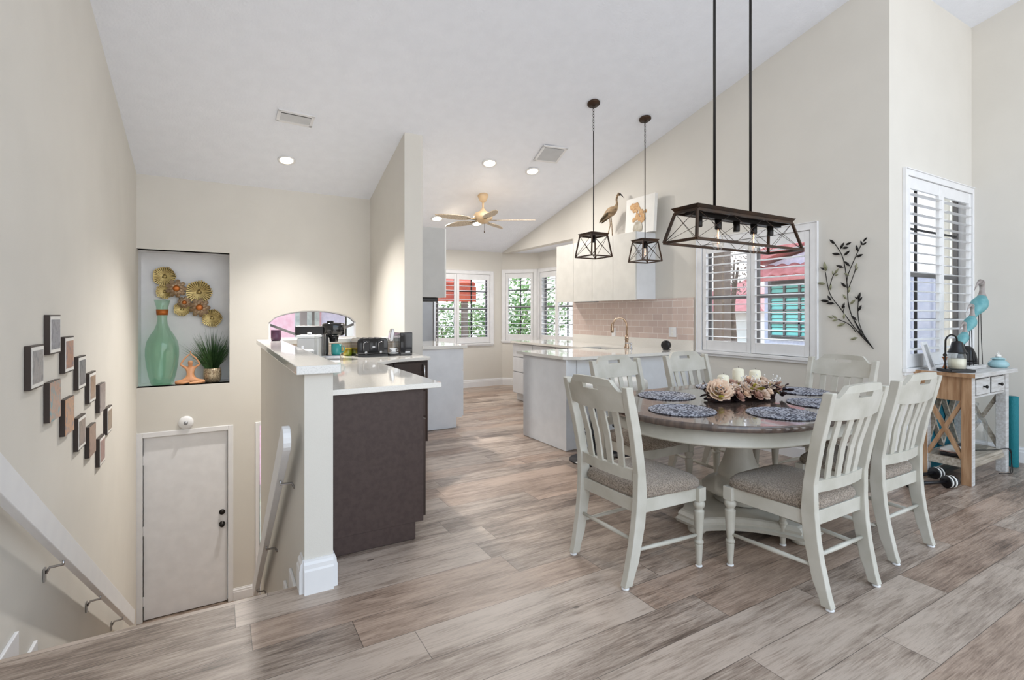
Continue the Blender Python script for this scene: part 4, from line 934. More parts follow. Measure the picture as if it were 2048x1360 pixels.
MB().add([(-2,-2,3.72),(2,-2,3.72),(2,2,3.72),(-2,2,3.72),(0,0,4.75)], [(0,1,4),(1,2,4),(2,3,4),(3,0,4),(0,3,2,1)]).build('roof', 'salmon', t)
a, b = PX(1426,600,5.9), PX(1448,600,5.9)
tag(box(5.9,6.05,min(a.y,b.y),max(a.y,b.y),GZ,3.2).build('porch_post', 'brownpost', bevel=.01), 'thick brown porch post just outside the dining window', 'post')
tag(box(5.4,6.2,2.2,4.6,3.2,3.35).build('porch_beam', 'brownpost'), 'brown porch beam resting on the outside post', 'beam') if False else None
def tree(lab, x, y, h, r, seed, n=900, m='leafy', trunk=True, base=GZ):
    t = thing('garden_tree', lab, 'tree', (x, y, base)); rr = random.Random(seed); g = MB()
    for k in range(n):
        a = rr.uniform(0,2*PI); b_ = math.acos(rr.uniform(-1,1)); q = r*rr.random()**.4; c = Vector((q*math.sin(b_)*math.cos(a), q*math.sin(b_)*math.sin(a), h-r*.4+q*math.cos(b_)*1.15))
        s_ = rr.uniform(.04,.085)*r**.5; u = Vector((rr.uniform(-1,1),rr.uniform(-1,1),rr.uniform(-1,1))).normalized(); w_ = u.orthogonal().normalized()
        g.add([c-u*s_, c+w_*s_*.45, c+u*s_, c-w_*s_*.45], [(0,1,2,3)])
    g.build('foliage', m, t)
    MB().tube([(0,0,0),(.08,.05,h*.4),(-.05,.05,h*.75),(0.1,0,h*.95)], [.11,.09,.06,.03], 8).tube([(0,0,h*.5),(.3,.3,h*.8),(.5,.4,h)], [.05,.04,.02], 6).tube([(0,0,h*.45),(-.4,.1,h*.75),(-.6,0,h*.95)], [.05,.035,.02], 6).build('trunk', 'trunk', t)
tree('leafy tree seen through the slanted bay window', 6.6, 11.0, 3.9, 1.3, 1, 3200)
tree('green tree outside the far kitchen window', 6.0, 13.3, 3.4, 1.1, 2, 2200)
tree('low bush outside beyond the counter end of the bay', 9.2, 9.9, 3.5, 1.1, 4, 2000)
tree('dry brownish palm crown beside the brown post outside', 11.6, 8.45, 5.1, .7, 6, 500, 'trunk')
g = MB()
for k in range(46): g.box(-.0+k*.2, .185+k*.2, -.012, .012, 0, 2.6+.0*k)
f_ = g.build('garden_fence', 'fence', loc=(2.6, 14.6, GZ)); tag(f_, 'pinkish board fence at the far side of the garden', 'fence')
t = thing('red_roofed_porch', 'red roofed porch outside the far kitchen window', 'porch', (3.2, 11.8, GZ))
MB().add([(-2,-1.1,4.30),(2.0,-1.1,4.30),(2.0,1.3,5.2),(-2,1.3,5.2)], [(0,1,2,3)]).build('roof', 'redroof', t, solid=.1)
box(-2.0,2.0,-1.16,-1.08,3.92,4.26).build('valance', 'redroof', t)
for x in (-1.8, 1.72): box(x, x+.12, -1.05, -.93, 0, 4.2).build('post', 'brownpost', t)
t = thing('entry_facade', 'pink and white building face beyond the arched window', 'building', (2.2, 12.0, GZ))
box(-3.3,-.2,0,.4,0,3.9).build('wall', mat('pink_render', srgb(250,214,222), .9, col2=srgb(244,192,204), nscale=9), t); box(-.2,2.5,0,.4,0,4.2).build('white_wall', 'stucco', t)
box(-.75,-.25,-.06,0,0,3.9).build('pilaster', mat('grey_stone', srgb(190,200,192), .9, col2=srgb(160,170,165), nscale=10), t)
# ------------------------------------------------------------------ dining chairs
def plate(mb, xs, rows, yf, th):
    """rows(x) -> list of (z0, z1) bands, same count for all x; None bands skipped."""
    n = len(xs); bands = [rows(x) for x in xs]; nbn = len(bands[0])
    for i in range(n-1):
        for k in range(nbn):
            a, b = bands[i][k], bands[i+1][k]
            if a is None or b is None: continue
            x0, x1 = xs[i], xs[i+1]
            P = []
            for x, z in ((x0,a[0]),(x1,b[0]),(x1,b[1]),(x0,a[1])): P.append((x, yf(x, z)-th/2, z))
            for x, z in ((x0,a[0]),(x1,b[0]),(x1,b[1]),(x0,a[1])): P.append((x, yf(x, z)+th/2, z))
            mb.add(P, [(0,1,2,3),(7,6,5,4),(0,4,5,1),(3,2,6,7)]+([(0,3,7,4)] if i == 0 or bands[i-1][k] is None else [])+([(1,5,6,2)] if i == n-2 or bands[min(i+2,n-1)][k] is None else []))
def post_y(z):   # back post side profile
    P = [(0,-.265),(.12,-.225),(.30,-.192),(.42,-.182),(.55,-.188),(.75,-.225),(.98,-.285)]
    for (z0,y0),(z1,y1) in zip(P[:-1], P[1:]):
        if z <= z1: t = (z-z0)/(z1-z0); return y0+(y1-y0)*t
    return P[-1][1]
def post_x(z): return .205+.030*z
def make_chair():
    t = thing('dining_chair', 'x', 'chair', (0,0,0))
    for s in (-1, 1):
        m = MB(); zs = [.012,.06,.12,.2,.3,.42,.55,.65,.75,.85,.94,.975]; V = []
        for i, z in enumerate(zs):
            y = (post_y(z-.03 if z > .03 else 0)+post_y(z)+post_y(z+.03))/3; x = s*post_x(z)
            hw = .0185; hd = (.024 if z < .1 else .030 if z < .3 else .033 if z < .55 else .026 if z < .9 else .022)
            V += [(x-hw,y-hd,z),(x+hw,y-hd,z),(x+hw,y+hd,z),(x-hw,y+hd,z)]
        F = [(0,3,2,1), tuple(len(zs)*4-4+k for k in range(4))]
        for i in range(len(zs)-1):
            for k in range(4): F.append((i*4+k, i*4+(k+1) % 4, i*4+4+(k+1) % 4, i*4+4+k))
        m.add(V, F); leg = m.build('leg', 'chair', t, bevel=.004)
        MB().lathe([(.017,0),(.019,.004),(.017,.011),(.001,.011)], (s*.205,-.265,0), 14).build('foot_glide', 'white', leg)
    for s in (-1, 1):
        pf = [(.001,.010),(.0135,.010),(.0155,.04),(.020,.105),(.0205,.118),(.016,.121),(.0235,.126),(.0235,.136),(.017,.142),(.018,.155),(.022,.20),(.027,.285),(.0275,.295),(.020,.300),(.019,.306),(.029,.318),(.031,.332),(.027,.344),(.020,.350)]
        m = MB().lathe(pf, (s*.232,.222,0), 18); m.box(s*.232-.025, s*.232+.025, .197, .247, .348, .418)
        leg = m.build('leg', 'chair', t, bevel=.0015)
        MB().lathe([(.015,0),(.018,.003),(.018,.007),(.014,.010),(.001,.010)], (s*.232,.222,0), 14).build('foot_glide', 'white', leg)
    # seat frame: front, sides, back (curved)
    m = MB(); m.box(-.21,.21,.212,.238,.350,.416)
    for s in (-1,1): m.beam((s*.222,.205,.383),(s*.209,-.155,.383),.024,.066)
    m.beam((-.20,-.185,.383),(.20,-.185,.383),.026,.066)
    m.build('seat_frame', 'chair', t, bevel=.002)
    # cushion
    def cush(u, v):
        a = 2*PI*u; ca, sa = math.cos(a), math.sin(a); e_ = .32
        sx = math.copysign(abs(ca)**e_, ca); sy = math.copysign(abs(sa)**e_, sa)
        pr = [(1.0,.0),(1.0,.008),(1.02,.018),(1.0,.034),(.93,.050),(.75,.060),(.45,.066),(.0,.068)]
        k = min(int(v*7+1e-6), 7); r, z = pr[k]
        y = .012+sy*r*(.238 if sy > 0 else .205); wx = .253-.040*(1-(y+.2)/.45)
        return (sx*r*wx, y+ .012*(1-(sx*r)**2)*(1 if sy > 0 else 0)*r, .418+z)
    m = MB().grid(cush, 44, 8, True, True); seat = m.build('seat', 'fabric', t)
    pts = [cush(i/44, 1/7) for i in range(44)]; MB().tube([(x*1.006, y*1.004, .428) for x, y, z in pts], .0042, 6, close=True).build('piping', 'fabric', seat)
    # crest rail with hand slot
    def yf(x, z): return post_y(z)-.028*(1-(x/.235)**2)
    def rows(x):
        ax = abs(x)
        top = .948 if ax > .19 else (.948+.052*(.19-ax)/.05 if ax > .14 else 1.0+.006*(1-(ax/.14)**2))
        bot = .850-.012*(1-(x/.235)**2)
        if ax <= .0601: return [(bot, .942), None, (.968, top)]
        return [(bot, .942), (.942, min(.968, top-.003)), (min(.968, top-.003), top)]
    xs = [-.222,-.205,-.1901,-.1899,-.165,-.14,-.10,-.0602,-.06,-.03,0,.03,.06,.0602,.10,.14,.165,.1899,.1901,.205,.222]
    def rows2(x):
        r = rows(x)
        if abs(x) > .19: return [r[0], (.942, .945), (.945, .948)]
        return r
    m = MB(); plate(m, xs, rows2, yf, .024); m.build('crest_rail', 'chair', t)
    # lower back rail
    m = MB(); plate(m, [-.212+.424*i/12 for i in range(13)], lambda x: [(.505, .560)], lambda x, z: post_y(z)-.022*(1-(x/.215)**2), .026); m.build('back_rail', 'chair', t)
    for k in range(4):
        xb = (-.125+.0833*k)*.93; xt = xb*1.16; m = MB()
        za, zb = .545, .862; ya = post_y(za)-.022*(1-(xb/.215)**2); yb = post_y(zb)-.028*(1-(xt/.235)**2); ym = (ya+yb)/2+.010
        m.add([(xb-.020,ya-.006,za),(xb+.020,ya-.006,za),(xb+.020,ya+.006,za),(xb-.020,ya+.006,za)]+[((xb+xt)/2+dx,ym+dy,(za+zb)/2) for dx,dy in ((-.021,-.006),(.021,-.006),(.021,.006),(-.021,.006))]+[(xt-.021,yb-.006,zb),(xt+.021,yb-.006,zb),(xt+.021,yb+.006,zb),(xt-.021,yb+.006,zb)],
          [(0,3,2,1),(8,9,10,11)]+[(j*4+i, j*4+(i+1) % 4, j*4+4+(i+1) % 4, j*4+4+i) for j in range(2) for i in range(4)])
        m.build('slat', 'chair', t, bevel=.002)
    for s in (-1,1): MB().tube([(s*.210,-.212,.175),(s*.222,.0,.172),(s*.231,.212,.168)], [.008,.012,.008], 10).build('stretcher', 'chair', t)
    MB().tube([(-.205,-.205,.218),(0,-.205,.218),(.205,-.205,.218)], [.008,.012,.008], 10).build('stretcher', 'chair', t)
    return t
ch0 = make_chair()
TC = (2.965, 2.12)
chairs = [((1.955, 2.035), -PI/2, 'white dining chair at the left end of the table, seen from behind'),
          ((2.56, 1.505), 0, 'nearest dining chair, back to the camera, with its foot furthest into the room'),
          ((3.30, 1.560), 0, 'dining chair between the near chair and the console table'),
          ((2.66, 2.70), PI+.04, 'far side dining chair by the peninsula end, seat glowing in warm light'),
          ((3.45, 2.72), PI-.02, 'far side dining chair in front of the shuttered window corner'),
          ((3.94, 2.13), PI/2, 'dining chair at the right end of the table, below the branch wall art')]
for i, ((x, y), rz, lb) in enumerate(chairs):
    o = ch0 if i == 0 else copy_tree(ch0)
    o.location = (x, y, 0); o.rotation_euler = (0,0,rz); o['label'] = lb; o['group'] = 'white slat-back dining chairs round the table'
# ------------------------------------------------------------------ table
t = thing('dining_table', 'oval pedestal dining table, dark wood top on an antique white base', 'table', (TC[0], TC[1], 0))
def stad(R, hx, n=28):
    return [(hx+R*math.cos(a), R*math.sin(a)) for a in [-PI/2+PI*i/n for i in range(n+1)]]+[(-hx+R*math.cos(a), R*math.sin(a)) for a in [PI/2+PI*i/n for i in range(n+1)]]
def stadsolid(prof, hx):   # profile (R, z)
    m = MB(); n = len(stad(1, hx)); V = []
    for R, z in prof: V += [(x, y, z) for x, y in stad(R, hx)]
    F = [(i*n+k, i*n+(k+1) % n, (i+1)*n+(k+1) % n, (i+1)*n+k) for i in range(len(prof)-1) for k in range(n)]
    m.add(V, F, True); L = len(prof); m.f += [tuple(range(n))[::-1], tuple(range((L-1)*n, L*n))]; m.sm += [False]*2; m.mi += [0]*2; return m
HX = .285
stadsolid([(.62,.722),(.648,.724),(.654,.729),(.654,.750),(.650,.757),(.645,.760)], HX).build('tabletop', 'tablewood', t)
stadsolid([(.595,.640),(.600,.634),(.606,.640),(.606,.650),(.600,.655),(.600,.7215)], HX).build('apron', 'chair', t)
pf = [(.19,.633),(.19,.61),(.12,.59),(.075,.56),(.068,.52),(.078,.45),(.10,.38),(.125,.32),(.13,.295),(.12,.28),(.15,.265),(.20,.245),(.225,.22),(.225,.20),(.19,.18),(.15,.165),(.13,.15),(.15,.132)]
MB().lathe(pf[::-1], (-.06,-.03,0), 40).build('pedestal', 'chair', t)
def quat(R, k=.30, n=14):
    P = []
    for q in range(4):
        a0 = q*PI/2; tip = Vector((math.cos(a0), math.sin(a0))); perp = Vector((-math.sin(a0), math.cos(a0)))
        A = tip*R-perp*.10*R/.5; Bp = tip*R+perp*.10*R/.5
        nt = Vector((math.cos(a0+PI/2), math.sin(a0+PI/2))); npf = Vector((-math.sin(a0+PI/2), math.cos(a0+PI/2))); Cn = nt*R-npf*.10*R/.5
        P.append(A)
        mid = (tip+nt)*R*.40
        for i in range(n+1): u = i/n; P.append(Bp*(1-u)**2+mid*2*u*(1-u)+Cn*u*u)
        
    return [(p.x, p.y) for p in P]
m = MB(); prof = [(.44,.050),(.47,.055),(.48,.075),(.455,.085),(.46,.10),(.445,.118),(.43,.125)]; V = []; n = len(quat(1))
for R, z in prof: V += [(x-.06, y-.03, z) for x, y in quat(R)]
F = [(i*n+k, i*n+(k+1) % n, (i+1)*n+(k+1) % n, (i+1)*n+k) for i in range(len(prof)-1) for k in range(n)]
m.add(V, F, False); L = len(prof); m.f += [tuple(range(n))[::-1], tuple(range((L-1)*n, L*n))]; m.sm += [False]*2; m.mi += [0]*2
m.build('plinth', 'chair', t)
for q in range(4): a = q*PI/2; MB().lathe([(.001,0),(.032,0),(.05,.012),(.054,.03),(.045,.046),(.03,.052)], (-.06+.40*math.cos(a), -.03+.40*math.sin(a), 0), 20).build('foot', 'chair', t)
# placemats
mats = [((2.335,2.055), 'round braided placemat at the left end of the table'), ((2.745,1.70), 'near left placemat in front of the nearest chair back'), ((3.27,1.78), 'near right placemat, partly behind the near chair back'),
        ((2.66,2.475), 'far left placemat beside the cream rose'), ((3.33,2.545), 'far placemat mostly hidden behind the flower centrepiece'), ((3.665,2.14), 'placemat at the right end of the table')]
me0 = None
for (x, y), lb in mats:
    if me0 is None:
        pr = [(.001,0.0005),(.186,.0005),(.191,.004)]+[(.188-.0125*k+.006*(j), .0065+.0016*(j % 2)) for k in range(15) for j in (0,-1)]+[(.001,.007)]
        pr = [(max(r,.001), z) for r, z in pr]
        me0 = MB().lathe(pr, (0,0,0), 48).build('placemat', 'braid'); o = me0
    else: o = me0.copy(); COL.objects.link(o)
    o.location = (x, y, .760); tag(o, lb, 'placemat', 'round braided grey placemats on the dining table')
# centrepiece
ccx, ccy = 2.99, 2.13
t = thing('flower_centrepiece', 'long dried flower arrangement with cream rose, beige blooms and dark leaves on the table', 'flower arrangement', (ccx, ccy, .761), math.radians(-8))
rr = random.Random(21)
MB().tube([(-.27,0,.02),(0,0,.022),(.27,0,.02)], [.03,.045,.03], 10).build('twig_base', 'brownf', t)
def petal(mb, c, d, up, L, w_, curl):
    s_ = d.cross(up).normalized()
    V = []
    for i, (u, ww) in enumerate(((0,.25),(.35,.9),(.7,1),(1,.5))):
        q = c+d*L*u+up*(curl*L*u*u); V += [q-s_*w_*ww/2-up*(-.15*w_*ww), q+up*0, q+s_*w_*ww/2+up*(.15*w_*ww)]
    mb.add(V, [(i*3+k, i*3+k+1, i*3+k+4, i*3+k+3) for i in range(3) for k in range(2)], True)
def bloom(c, R, m, name, layers=4, n0=5, axis=Vector((0,0,1))):
    g = MB(); c = Vector(c); ax = axis.normalized(); u0 = ax.orthogonal().normalized(); v0 = ax.cross(u0)
    for l in range(layers):
        n = n0+l; f = (l+1)/layers
        for k in range(n):
            a = 2*PI*k/n+l*.6+rr.uniform(-.1,.1); d = (u0*math.cos(a)+v0*math.sin(a)); open_ = .25+.75*f
            petal(g, c+ax*(R*.25*(1-f)), (d*open_+ax*(1.05-f*.85)).normalized(), (ax*open_-d*(1-open_)).normalized(), R*(.5+.5*f), R*(.55+.25*f), .25)
    return g.build(name, m, t, solid=.0012)
bloom((-.215,-.02,.055), .085, 'rose', 'rose', 5, 5, Vector((-.4,-.7,.7)))
for (x, y, z, R, m) in ((-.10,-.03,.065,.05,'beige'),(-.03,-.05,.06,.06,'beige'),(.05,-.055,.055,.065,'beige'),(.12,-.03,.075,.055,'beige'),(.19,-.03,.07,.05,'beige'),(.0,.03,.08,.05,'beige'),(.10,.04,.09,.055,'rose'),(-.14,.04,.07,.05,'rose'),(.24,.02,.075,.045,'beige'),(.15,-.06,.04,.045,'rose'),(-.06,-.075,.045,.04,'rose'),(.21,.05,.08,.05,'beige'),(-.12,-.075,.03,.045,'rosy'),(.02,-.09,.03,.045,'rosy'),(.25,-.04,.05,.045,'rosy'),(.08,-.085,.03,.05,'beige'),(-.08,.02,.09,.045,'rosy'),(.06,.0,.095,.04,'rosy'),(.18,.0,.10,.045,'beige'),(.28,-.01,.06,.04,'rose')):
    bloom((x,y,z), R, m, 'bloom', 3, 6, Vector((rr.uniform(-.4,.4), rr.uniform(-.9,-.1), .8)))
def leaves_(n, m, name, L, zr, w_=.4, spread=(.28,.075)):
    g = MB()
    for k in range(n):
        c = Vector((rr.uniform(-spread[0],spread[0]), rr.uniform(-spread[1],spread[1]), rr.uniform(*zr))); a = rr.uniform(0,2*PI)
        d = Vector((math.cos(a), math.sin(a), rr.uniform(-.1,.8))).normalized(); u = d.orthogonal().normalized(); petal(g, c, d, u, L*rr.uniform(.6,1.2), L*w_, rr.uniform(-.3,.3))
    o = g.build(name, m, t, solid=.001); o['kind'] = 'stuff'; return o
leaves_(150, 'brownf', 'dark_leaves', .06, (.005,.08), .45, (.31,.085)); leaves_(22, 'yell', 'yellow_leaves', .06, (.02,.09), .5, (.28,.09)); leaves_(120, 'beige', 'small_petals', .032, (.02,.12), .6, (.30,.085)); leaves_(60, 'greyhead', 'grey_leaves', .035, (.03,.11), .4, (.29,.085)); leaves_(50, 'rosy', 'mauve_petals', .034, (.02,.10), .6, (.28,.085))
g = MB()
for k in range(90):
    c = Vector((rr.uniform(-.28,.28), rr.uniform(-.08,.06), rr.uniform(.03,.12))); g.ball(c, rr.uniform(.003,.006), 6, 4)
g.build('white_berries', 'whitef', t)['kind'] = 'stuff'
g = MB()
for k in range(34):
    x = rr.choice([-.27,.27,.26,.08,.0])+rr.uniform(-.05,.05); c = Vector((x, rr.uniform(-.05,.05), .06)); e_ = c+Vector((rr.uniform(-.05,.05), rr.uniform(-.04,.04), rr.uniform(.05,.10))); g.tube([c,(c+e_)/2+Vector((.005,0,0)),e_], .0012, 4); g.ball(e_, .005, 6, 4)
g.build('sprigs', 'whitef', t)['kind'] = 'stuff'
ca = math.radians(-8)
for (x, y, z0, h, lb) in ((-.13,.03,.075,.085,'left pillar candle, lowest of the three in the flowers'),(.015,.045,.08,.115,'middle and tallest of the three cream pillar candles'),(.155,.035,.08,.10,'right pillar candle next to the yellow leaf')):
    X = ccx+x*math.cos(ca)-y*math.sin(ca); Y = ccy+x*math.sin(ca)+y*math.cos(ca)
    q = thing('pillar_candle', lb, 'candle', (X, Y, .761+z0-.03), 0, 'cream pillar candles in the flower centrepiece')
    MB().lathe([(.001,0),(.034,0),(.036,.004),(.036,h+.02),(.031,h+.03),(.001,h+.037)], (0,0,0), 26).build('wax', 'candle', q)
    MB().tube([(0,0,h+.034),(.001,0,h+.046)], .0012, 5).build('wick', 'brownf', q)
# ------------------------------------------------------------------ pendant lights
def bulb(parent, loc, up=-1, s=1.):
    b_ = MB().lathe([(.013*s,0),(.014*s,-.02*s),(.026*s,-.055*s),(.032*s,-.085*s),(.028*s,-.11*s),(.014*s,-.125*s),(.001,-.128*s)], (0,0,0), 20).build('bulb', 'bulbg', parent, loc=loc)
    MB().tube([(0,0,0),(.006,0,-.04*s),(-.008,0,-.07*s),(.008,0,-.085*s),(-.004,0,-.05*s),(0,0,-.01*s)], .0012, 5).build('filament', emitf, b_)
    return b_
emitf = mat('filament', (1,.6,.3), .5, emit=(1,.45,.18), es=3)
def pyramid_frame(t, bx, by, tx, ty, z0, z1, w_, xlong, wires=.003):
    """bottom half sizes bx, by; top half sizes tx, ty."""
    cb = [(-bx,-by),(bx,-by),(bx,by),(-bx,by)]; ct = [(-tx,-ty),(tx,-ty),(tx,ty),(-tx,ty)]
    m = MB()
    for i in range(4):
        a, b = cb[i], cb[(i+1) % 4]; m.beam((*a,z0),(*b,z0), w_, w_)
        m.beam((*cb[i],z0),(*ct[i],z1), w_, w_*.9, up=(1,0,0))
        a, b = ct[i], ct[(i+1) % 4]; m.beam((*a,z1),(*b,z1), w_, w_)
    m.build('frame', 'bronze', t, bevel=.001)
    g = MB()
    def lerp(p, q, u): return tuple(p[k]+(q[k]-p[k])*u for k in range(len(p)))
    for i in range(4):
        n = xlong if i % 2 == 0 else 1
        for k in range(n):
            b0, b1 = lerp(cb[i], cb[(i+1) % 4], k/n), lerp(cb[i], cb[(i+1) % 4], (k+1)/n); t0, t1 = lerp(ct[i], ct[(i+1) % 4], k/n), lerp(ct[i], ct[(i+1) % 4], (k+1)/n)
            g.tube([(*b0,z0),(*t1,z1)], wires/2, 5); g.tube([(*b1,z0),(*t0,z1)], wires/2, 5)
            g.tube([(b0[0]*.985,b0[1]*.985,z0+.004),(*t1,z1)], wires/2, 5) if n == 1 else None
    g.build('cross_wires', 'bronze', t)
def slab(m, hx, hy, z, th, flare): m.hexa([(-hx,-hy,z),(hx,-hy,z),(hx,hy,z),(-hx,hy,z),(-hx-flare,-hy-flare,z+th),(hx+flare,-hy-flare,z+th),(hx+flare,hy+flare,z+th),(-hx-flare,hy+flare,z+th)]); return m
t = thing('linear_chandelier', 'long dark metal frame chandelier on two rods over the dining table', 'chandelier', (2.92, 2.12, 0))
z0, z1 = 1.762, 1.945
pyramid_frame(t, .53, .125, .475, .085, z0, z1, .016, 3)
m = slab(MB(), .475, .085, z1+.004, .026, .018); m.build('top_frame', 'bronze', t)
box(-.46,.46,-.018,.018,z1-.022,z1+.003).build('socket_bar', 'black', t)
for k in range(5):
    x = -.36+.18*k; so_ = MB().lathe([(.019,z1-.085),(.021,z1-.08),(.021,z1-.022)], (x,0,0), 16).build('socket', 'black', t)
    if k in (1, 3): bulb(so_, (x,0,z1-.085), s=1.05)
za = zc(2.92, 2.12)
for x in (-.215, .145): MB().tube([(x,0,z1+.03),(x,0,zc(2.92+x, 2.12)-.03)], .0085, 10).build('rod', 'black', t)
box(-.33,.26,-.06,.06,za-.035,za+.0).build('ceiling_plate', 'black', t)
for (px, py, lab) in ((1187,206,'left of the two small cage pendants over the peninsula'), (1290,237,'right small cage pendant, the one hanging in front of the cabinet corner')):
    p = PC(px, py)
    t = thing('cage_pendant', lab, 'pendant light', (p.x, p.y, 0), math.radians(0 if px < 1200 else -8), 'small cage pendants over the peninsula')
    dd = p.x*math.sin(YW)+p.y*math.cos(YW)
    zb = CH+(HOR-(514 if px < 1200 else 523))*dd/1012; zt = CH+(HOR-(472 if px < 1200 else 484))*dd/1012
    hb = (.137 if px < 1200 else .130); ht = hb*.76
    pyramid_frame(t, hb, hb, ht, ht, zb, zt, .013, 1, .005); slab(MB(), ht, ht, zt+.003, .022, .014).build('top_frame', 'bronze', t)
    MB().lathe([(.018,zt-.07),(.02,zt-.065),(.02,zt+.003)], (0,0,0), 14).build('socket', 'black', t)
    if px > 1200: bulb(t, (0,0,zt-.07), s=.9)
    zr = p.z-.30
    MB().tube([(0,0,zt+.02),(0,0,zr)], .0055, 8).build('rod', 'black', t)
    g = MB(); n = 9
    for k in range(n):
        zc_ = zr+(p.z-.03-zr)*(k+.5)/n; h = (p.z-.03-zr)/n*.66
        g.tube([((.009*math.cos(a) if k % 2 else 0), (0 if k % 2 else .009*math.cos(a)), zc_+h*math.sin(a)) for a in [2*PI*i/12 for i in range(12)]], .0022, 5, close=True)
    g.build('chain', 'black', t)
    er = ceil_rot(p); c_ = MB().lathe([(.066,-.001),(.068,-.012),(.06,-.022),(.02,-.026),(.012,-.04),(.001,-.04)], (0,0,0), 26).build('canopy', 'bronze', t, loc=(0,0,p.z)); c_.rotation_euler = er
# ------------------------------------------------------------------ console table and things on it
t = thing('console_table', 'rustic console table with whitewashed drawers, X sides and lower shelf', 'table', (4.985, 1.585, 0))
W_, D_, HT = .76, .345, .835
two = ['washwood', 'tanwood', 'greywood']
def duo(m, name, parent, bevel=.002, tan_x=True):   # faces turned towards -x get the tan wood, the rest the pale one
    o = m.build(name, two, parent, bevel=bevel)
    for p_ in o.data.polygons:
        p_.material_index = 1 if tan_x and p_.normal.x < -.6 else 0
    return o
duo(box(-.03, W_+.10, -.03, D_+.02, HT, HT+.032), 'tabletop', t)
for x in (0, W_-.065):
    for y in (0, D_-.065): duo(box(x, x+.065, y, y+.065, 0, HT), 'leg', t, tan_x=x == 0)
duo(box(.066, W_-.066, .012, .028, HT-.165, HT-.001), 'front_apron', t)
duo(box(.012, .028, .066, D_-.066, HT-.19, HT-.001), 'side_apron', t); duo(box(W_-.028, W_-.012, .066, D_-.066, HT-.19, HT-.001), 'side_apron', t)
duo(box(.066, W_-.066, D_-.028, D_-.012, HT-.165, HT-.001), 'back_apron', t)
for k, x in enumerate((.095, .405)):
    fr_ = box(x-.004, x+.264, .009, .013, HT-.147, HT-.016).build('drawer', 'black', t); dr = box(x, x+.26, .001, .012, HT-.143, HT-.02).build('front', 'washwood', fr_, bevel=.003)
    MB().lathe([(.006,0),(.006,.014),(.012,.018),(.014,.026),(.008,.031),(.001,.032)], (x+.13,.001,HT-.082), 14, Matrix.Rotation(PI/2,3,'X')).build('knob', 'black', fr_)
for x in (.02, W_-.02):
    m = MB(); m.beam((x,.06,.20),(x,D_-.06,HT-.19),.026,.034,up=(1,0,0)); m.beam((x+.001,.06,HT-.19),(x+.001,D_-.06,.20),.024,.034,up=(1,0,0)); m.build('cross_brace', 'tanwood' if x < .1 else 'greywood', t)
m = MB(); m.box(.03, W_-.03, .02, D_-.02, .165, .19); m.box(.066, W_-.066, .012, .03, .13, .164); m.box(.012,.03,.066,D_-.066,.13,.19); m.box(W_-.03,W_-.012,.066,D_-.066,.13,.19); m.build('shelf', 'greywood', t)
m = MB(); m.beam((.07,D_-.02,.20),(.40,D_-.02,HT-.17),.034,.02); m.beam((.40,D_-.018,.20),(.07,D_-.018,HT-.17),.034,.018); m.beam((.38,D_-.02,.20),(.69,D_-.02,HT-.17),.034,.02); m.beam((.69,D_-.018,.20),(.38,D_-.018,HT-.17),.034,.018); m.build('back_brace', 'greywood', t)
CZ = HT+.0325
def con(px, py): return PZ(px, py, CZ)
# candle warmer
p = con(1893, 737); wx, wy_ = 5.04, 1.70
t = thing('candle_warmer', 'black gooseneck candle warmer lamp on the console corner', 'lamp', (wx, wy_, CZ), math.radians(-30)); t.scale = (1.28,)*3
box(-.075,.075,-.055,.055,0,.018).build('base', 'blackp', t, bevel=.004)
MB().tube(smoothpath([(-.065,0,.018),(-.065,0,.16),(-.06,0,.205),(-.03,0,.228),(.0,0,.215),(.008,0,.185)], 5), .005, 8).build('gooseneck', 'black', t)
MB().lathe([(.014,.19),(.028,.18),(.034,.15),(.045,.125),(.050,.118),(.045,.12),(.02,.17)], (.008,0,0), 24).build('shade', 'blackp', t)
q = thing('jar_candle', 'glass jar candle standing on the candle warmer base', 'candle', (wx+.008*math.cos(math.radians(-30)), wy_+.008*math.sin(math.radians(-30)), CZ+.0235)); q.scale = (1.2,1.2,1.22)
MB().lathe([(.001,0),(.046,0),(.05,.008),(.05,.085),(.042,.098),(.042,.105)], (0,0,0), 26).build('jar', 'clear', q); MB().lathe([(.001,.003),(.045,.003),(.0465,.065),(.001,.066)], (0,0,0), 24).build('wax', 'candle', q)
# photo frame leaning against the wall
t = thing('photo_frame', 'silver framed picture leaning on the window sill side of the console', 'photo frame', (5.06, 1.85, CZ), math.radians(12))
fm = MB(); fm.box(-.09,.11,0,.016,0,.022); fm.box(-.09,.11,0,.016,.21,.235); fm.box(-.09,-.068,0,.016,.022,.21); fm.box(.088,.11,0,.016,.022,.21); f1 = fm.build('frame', 'white', t, bevel=.002, rot=(-.26,0,0))
box(-.068,.088,.004,.01,.022,.21).build('picture', art_mat('grey_photo', [srgb(190,190,190), srgb(150,150,152), srgb(210,210,210)], 9), t, rot=(-.26,0,0))
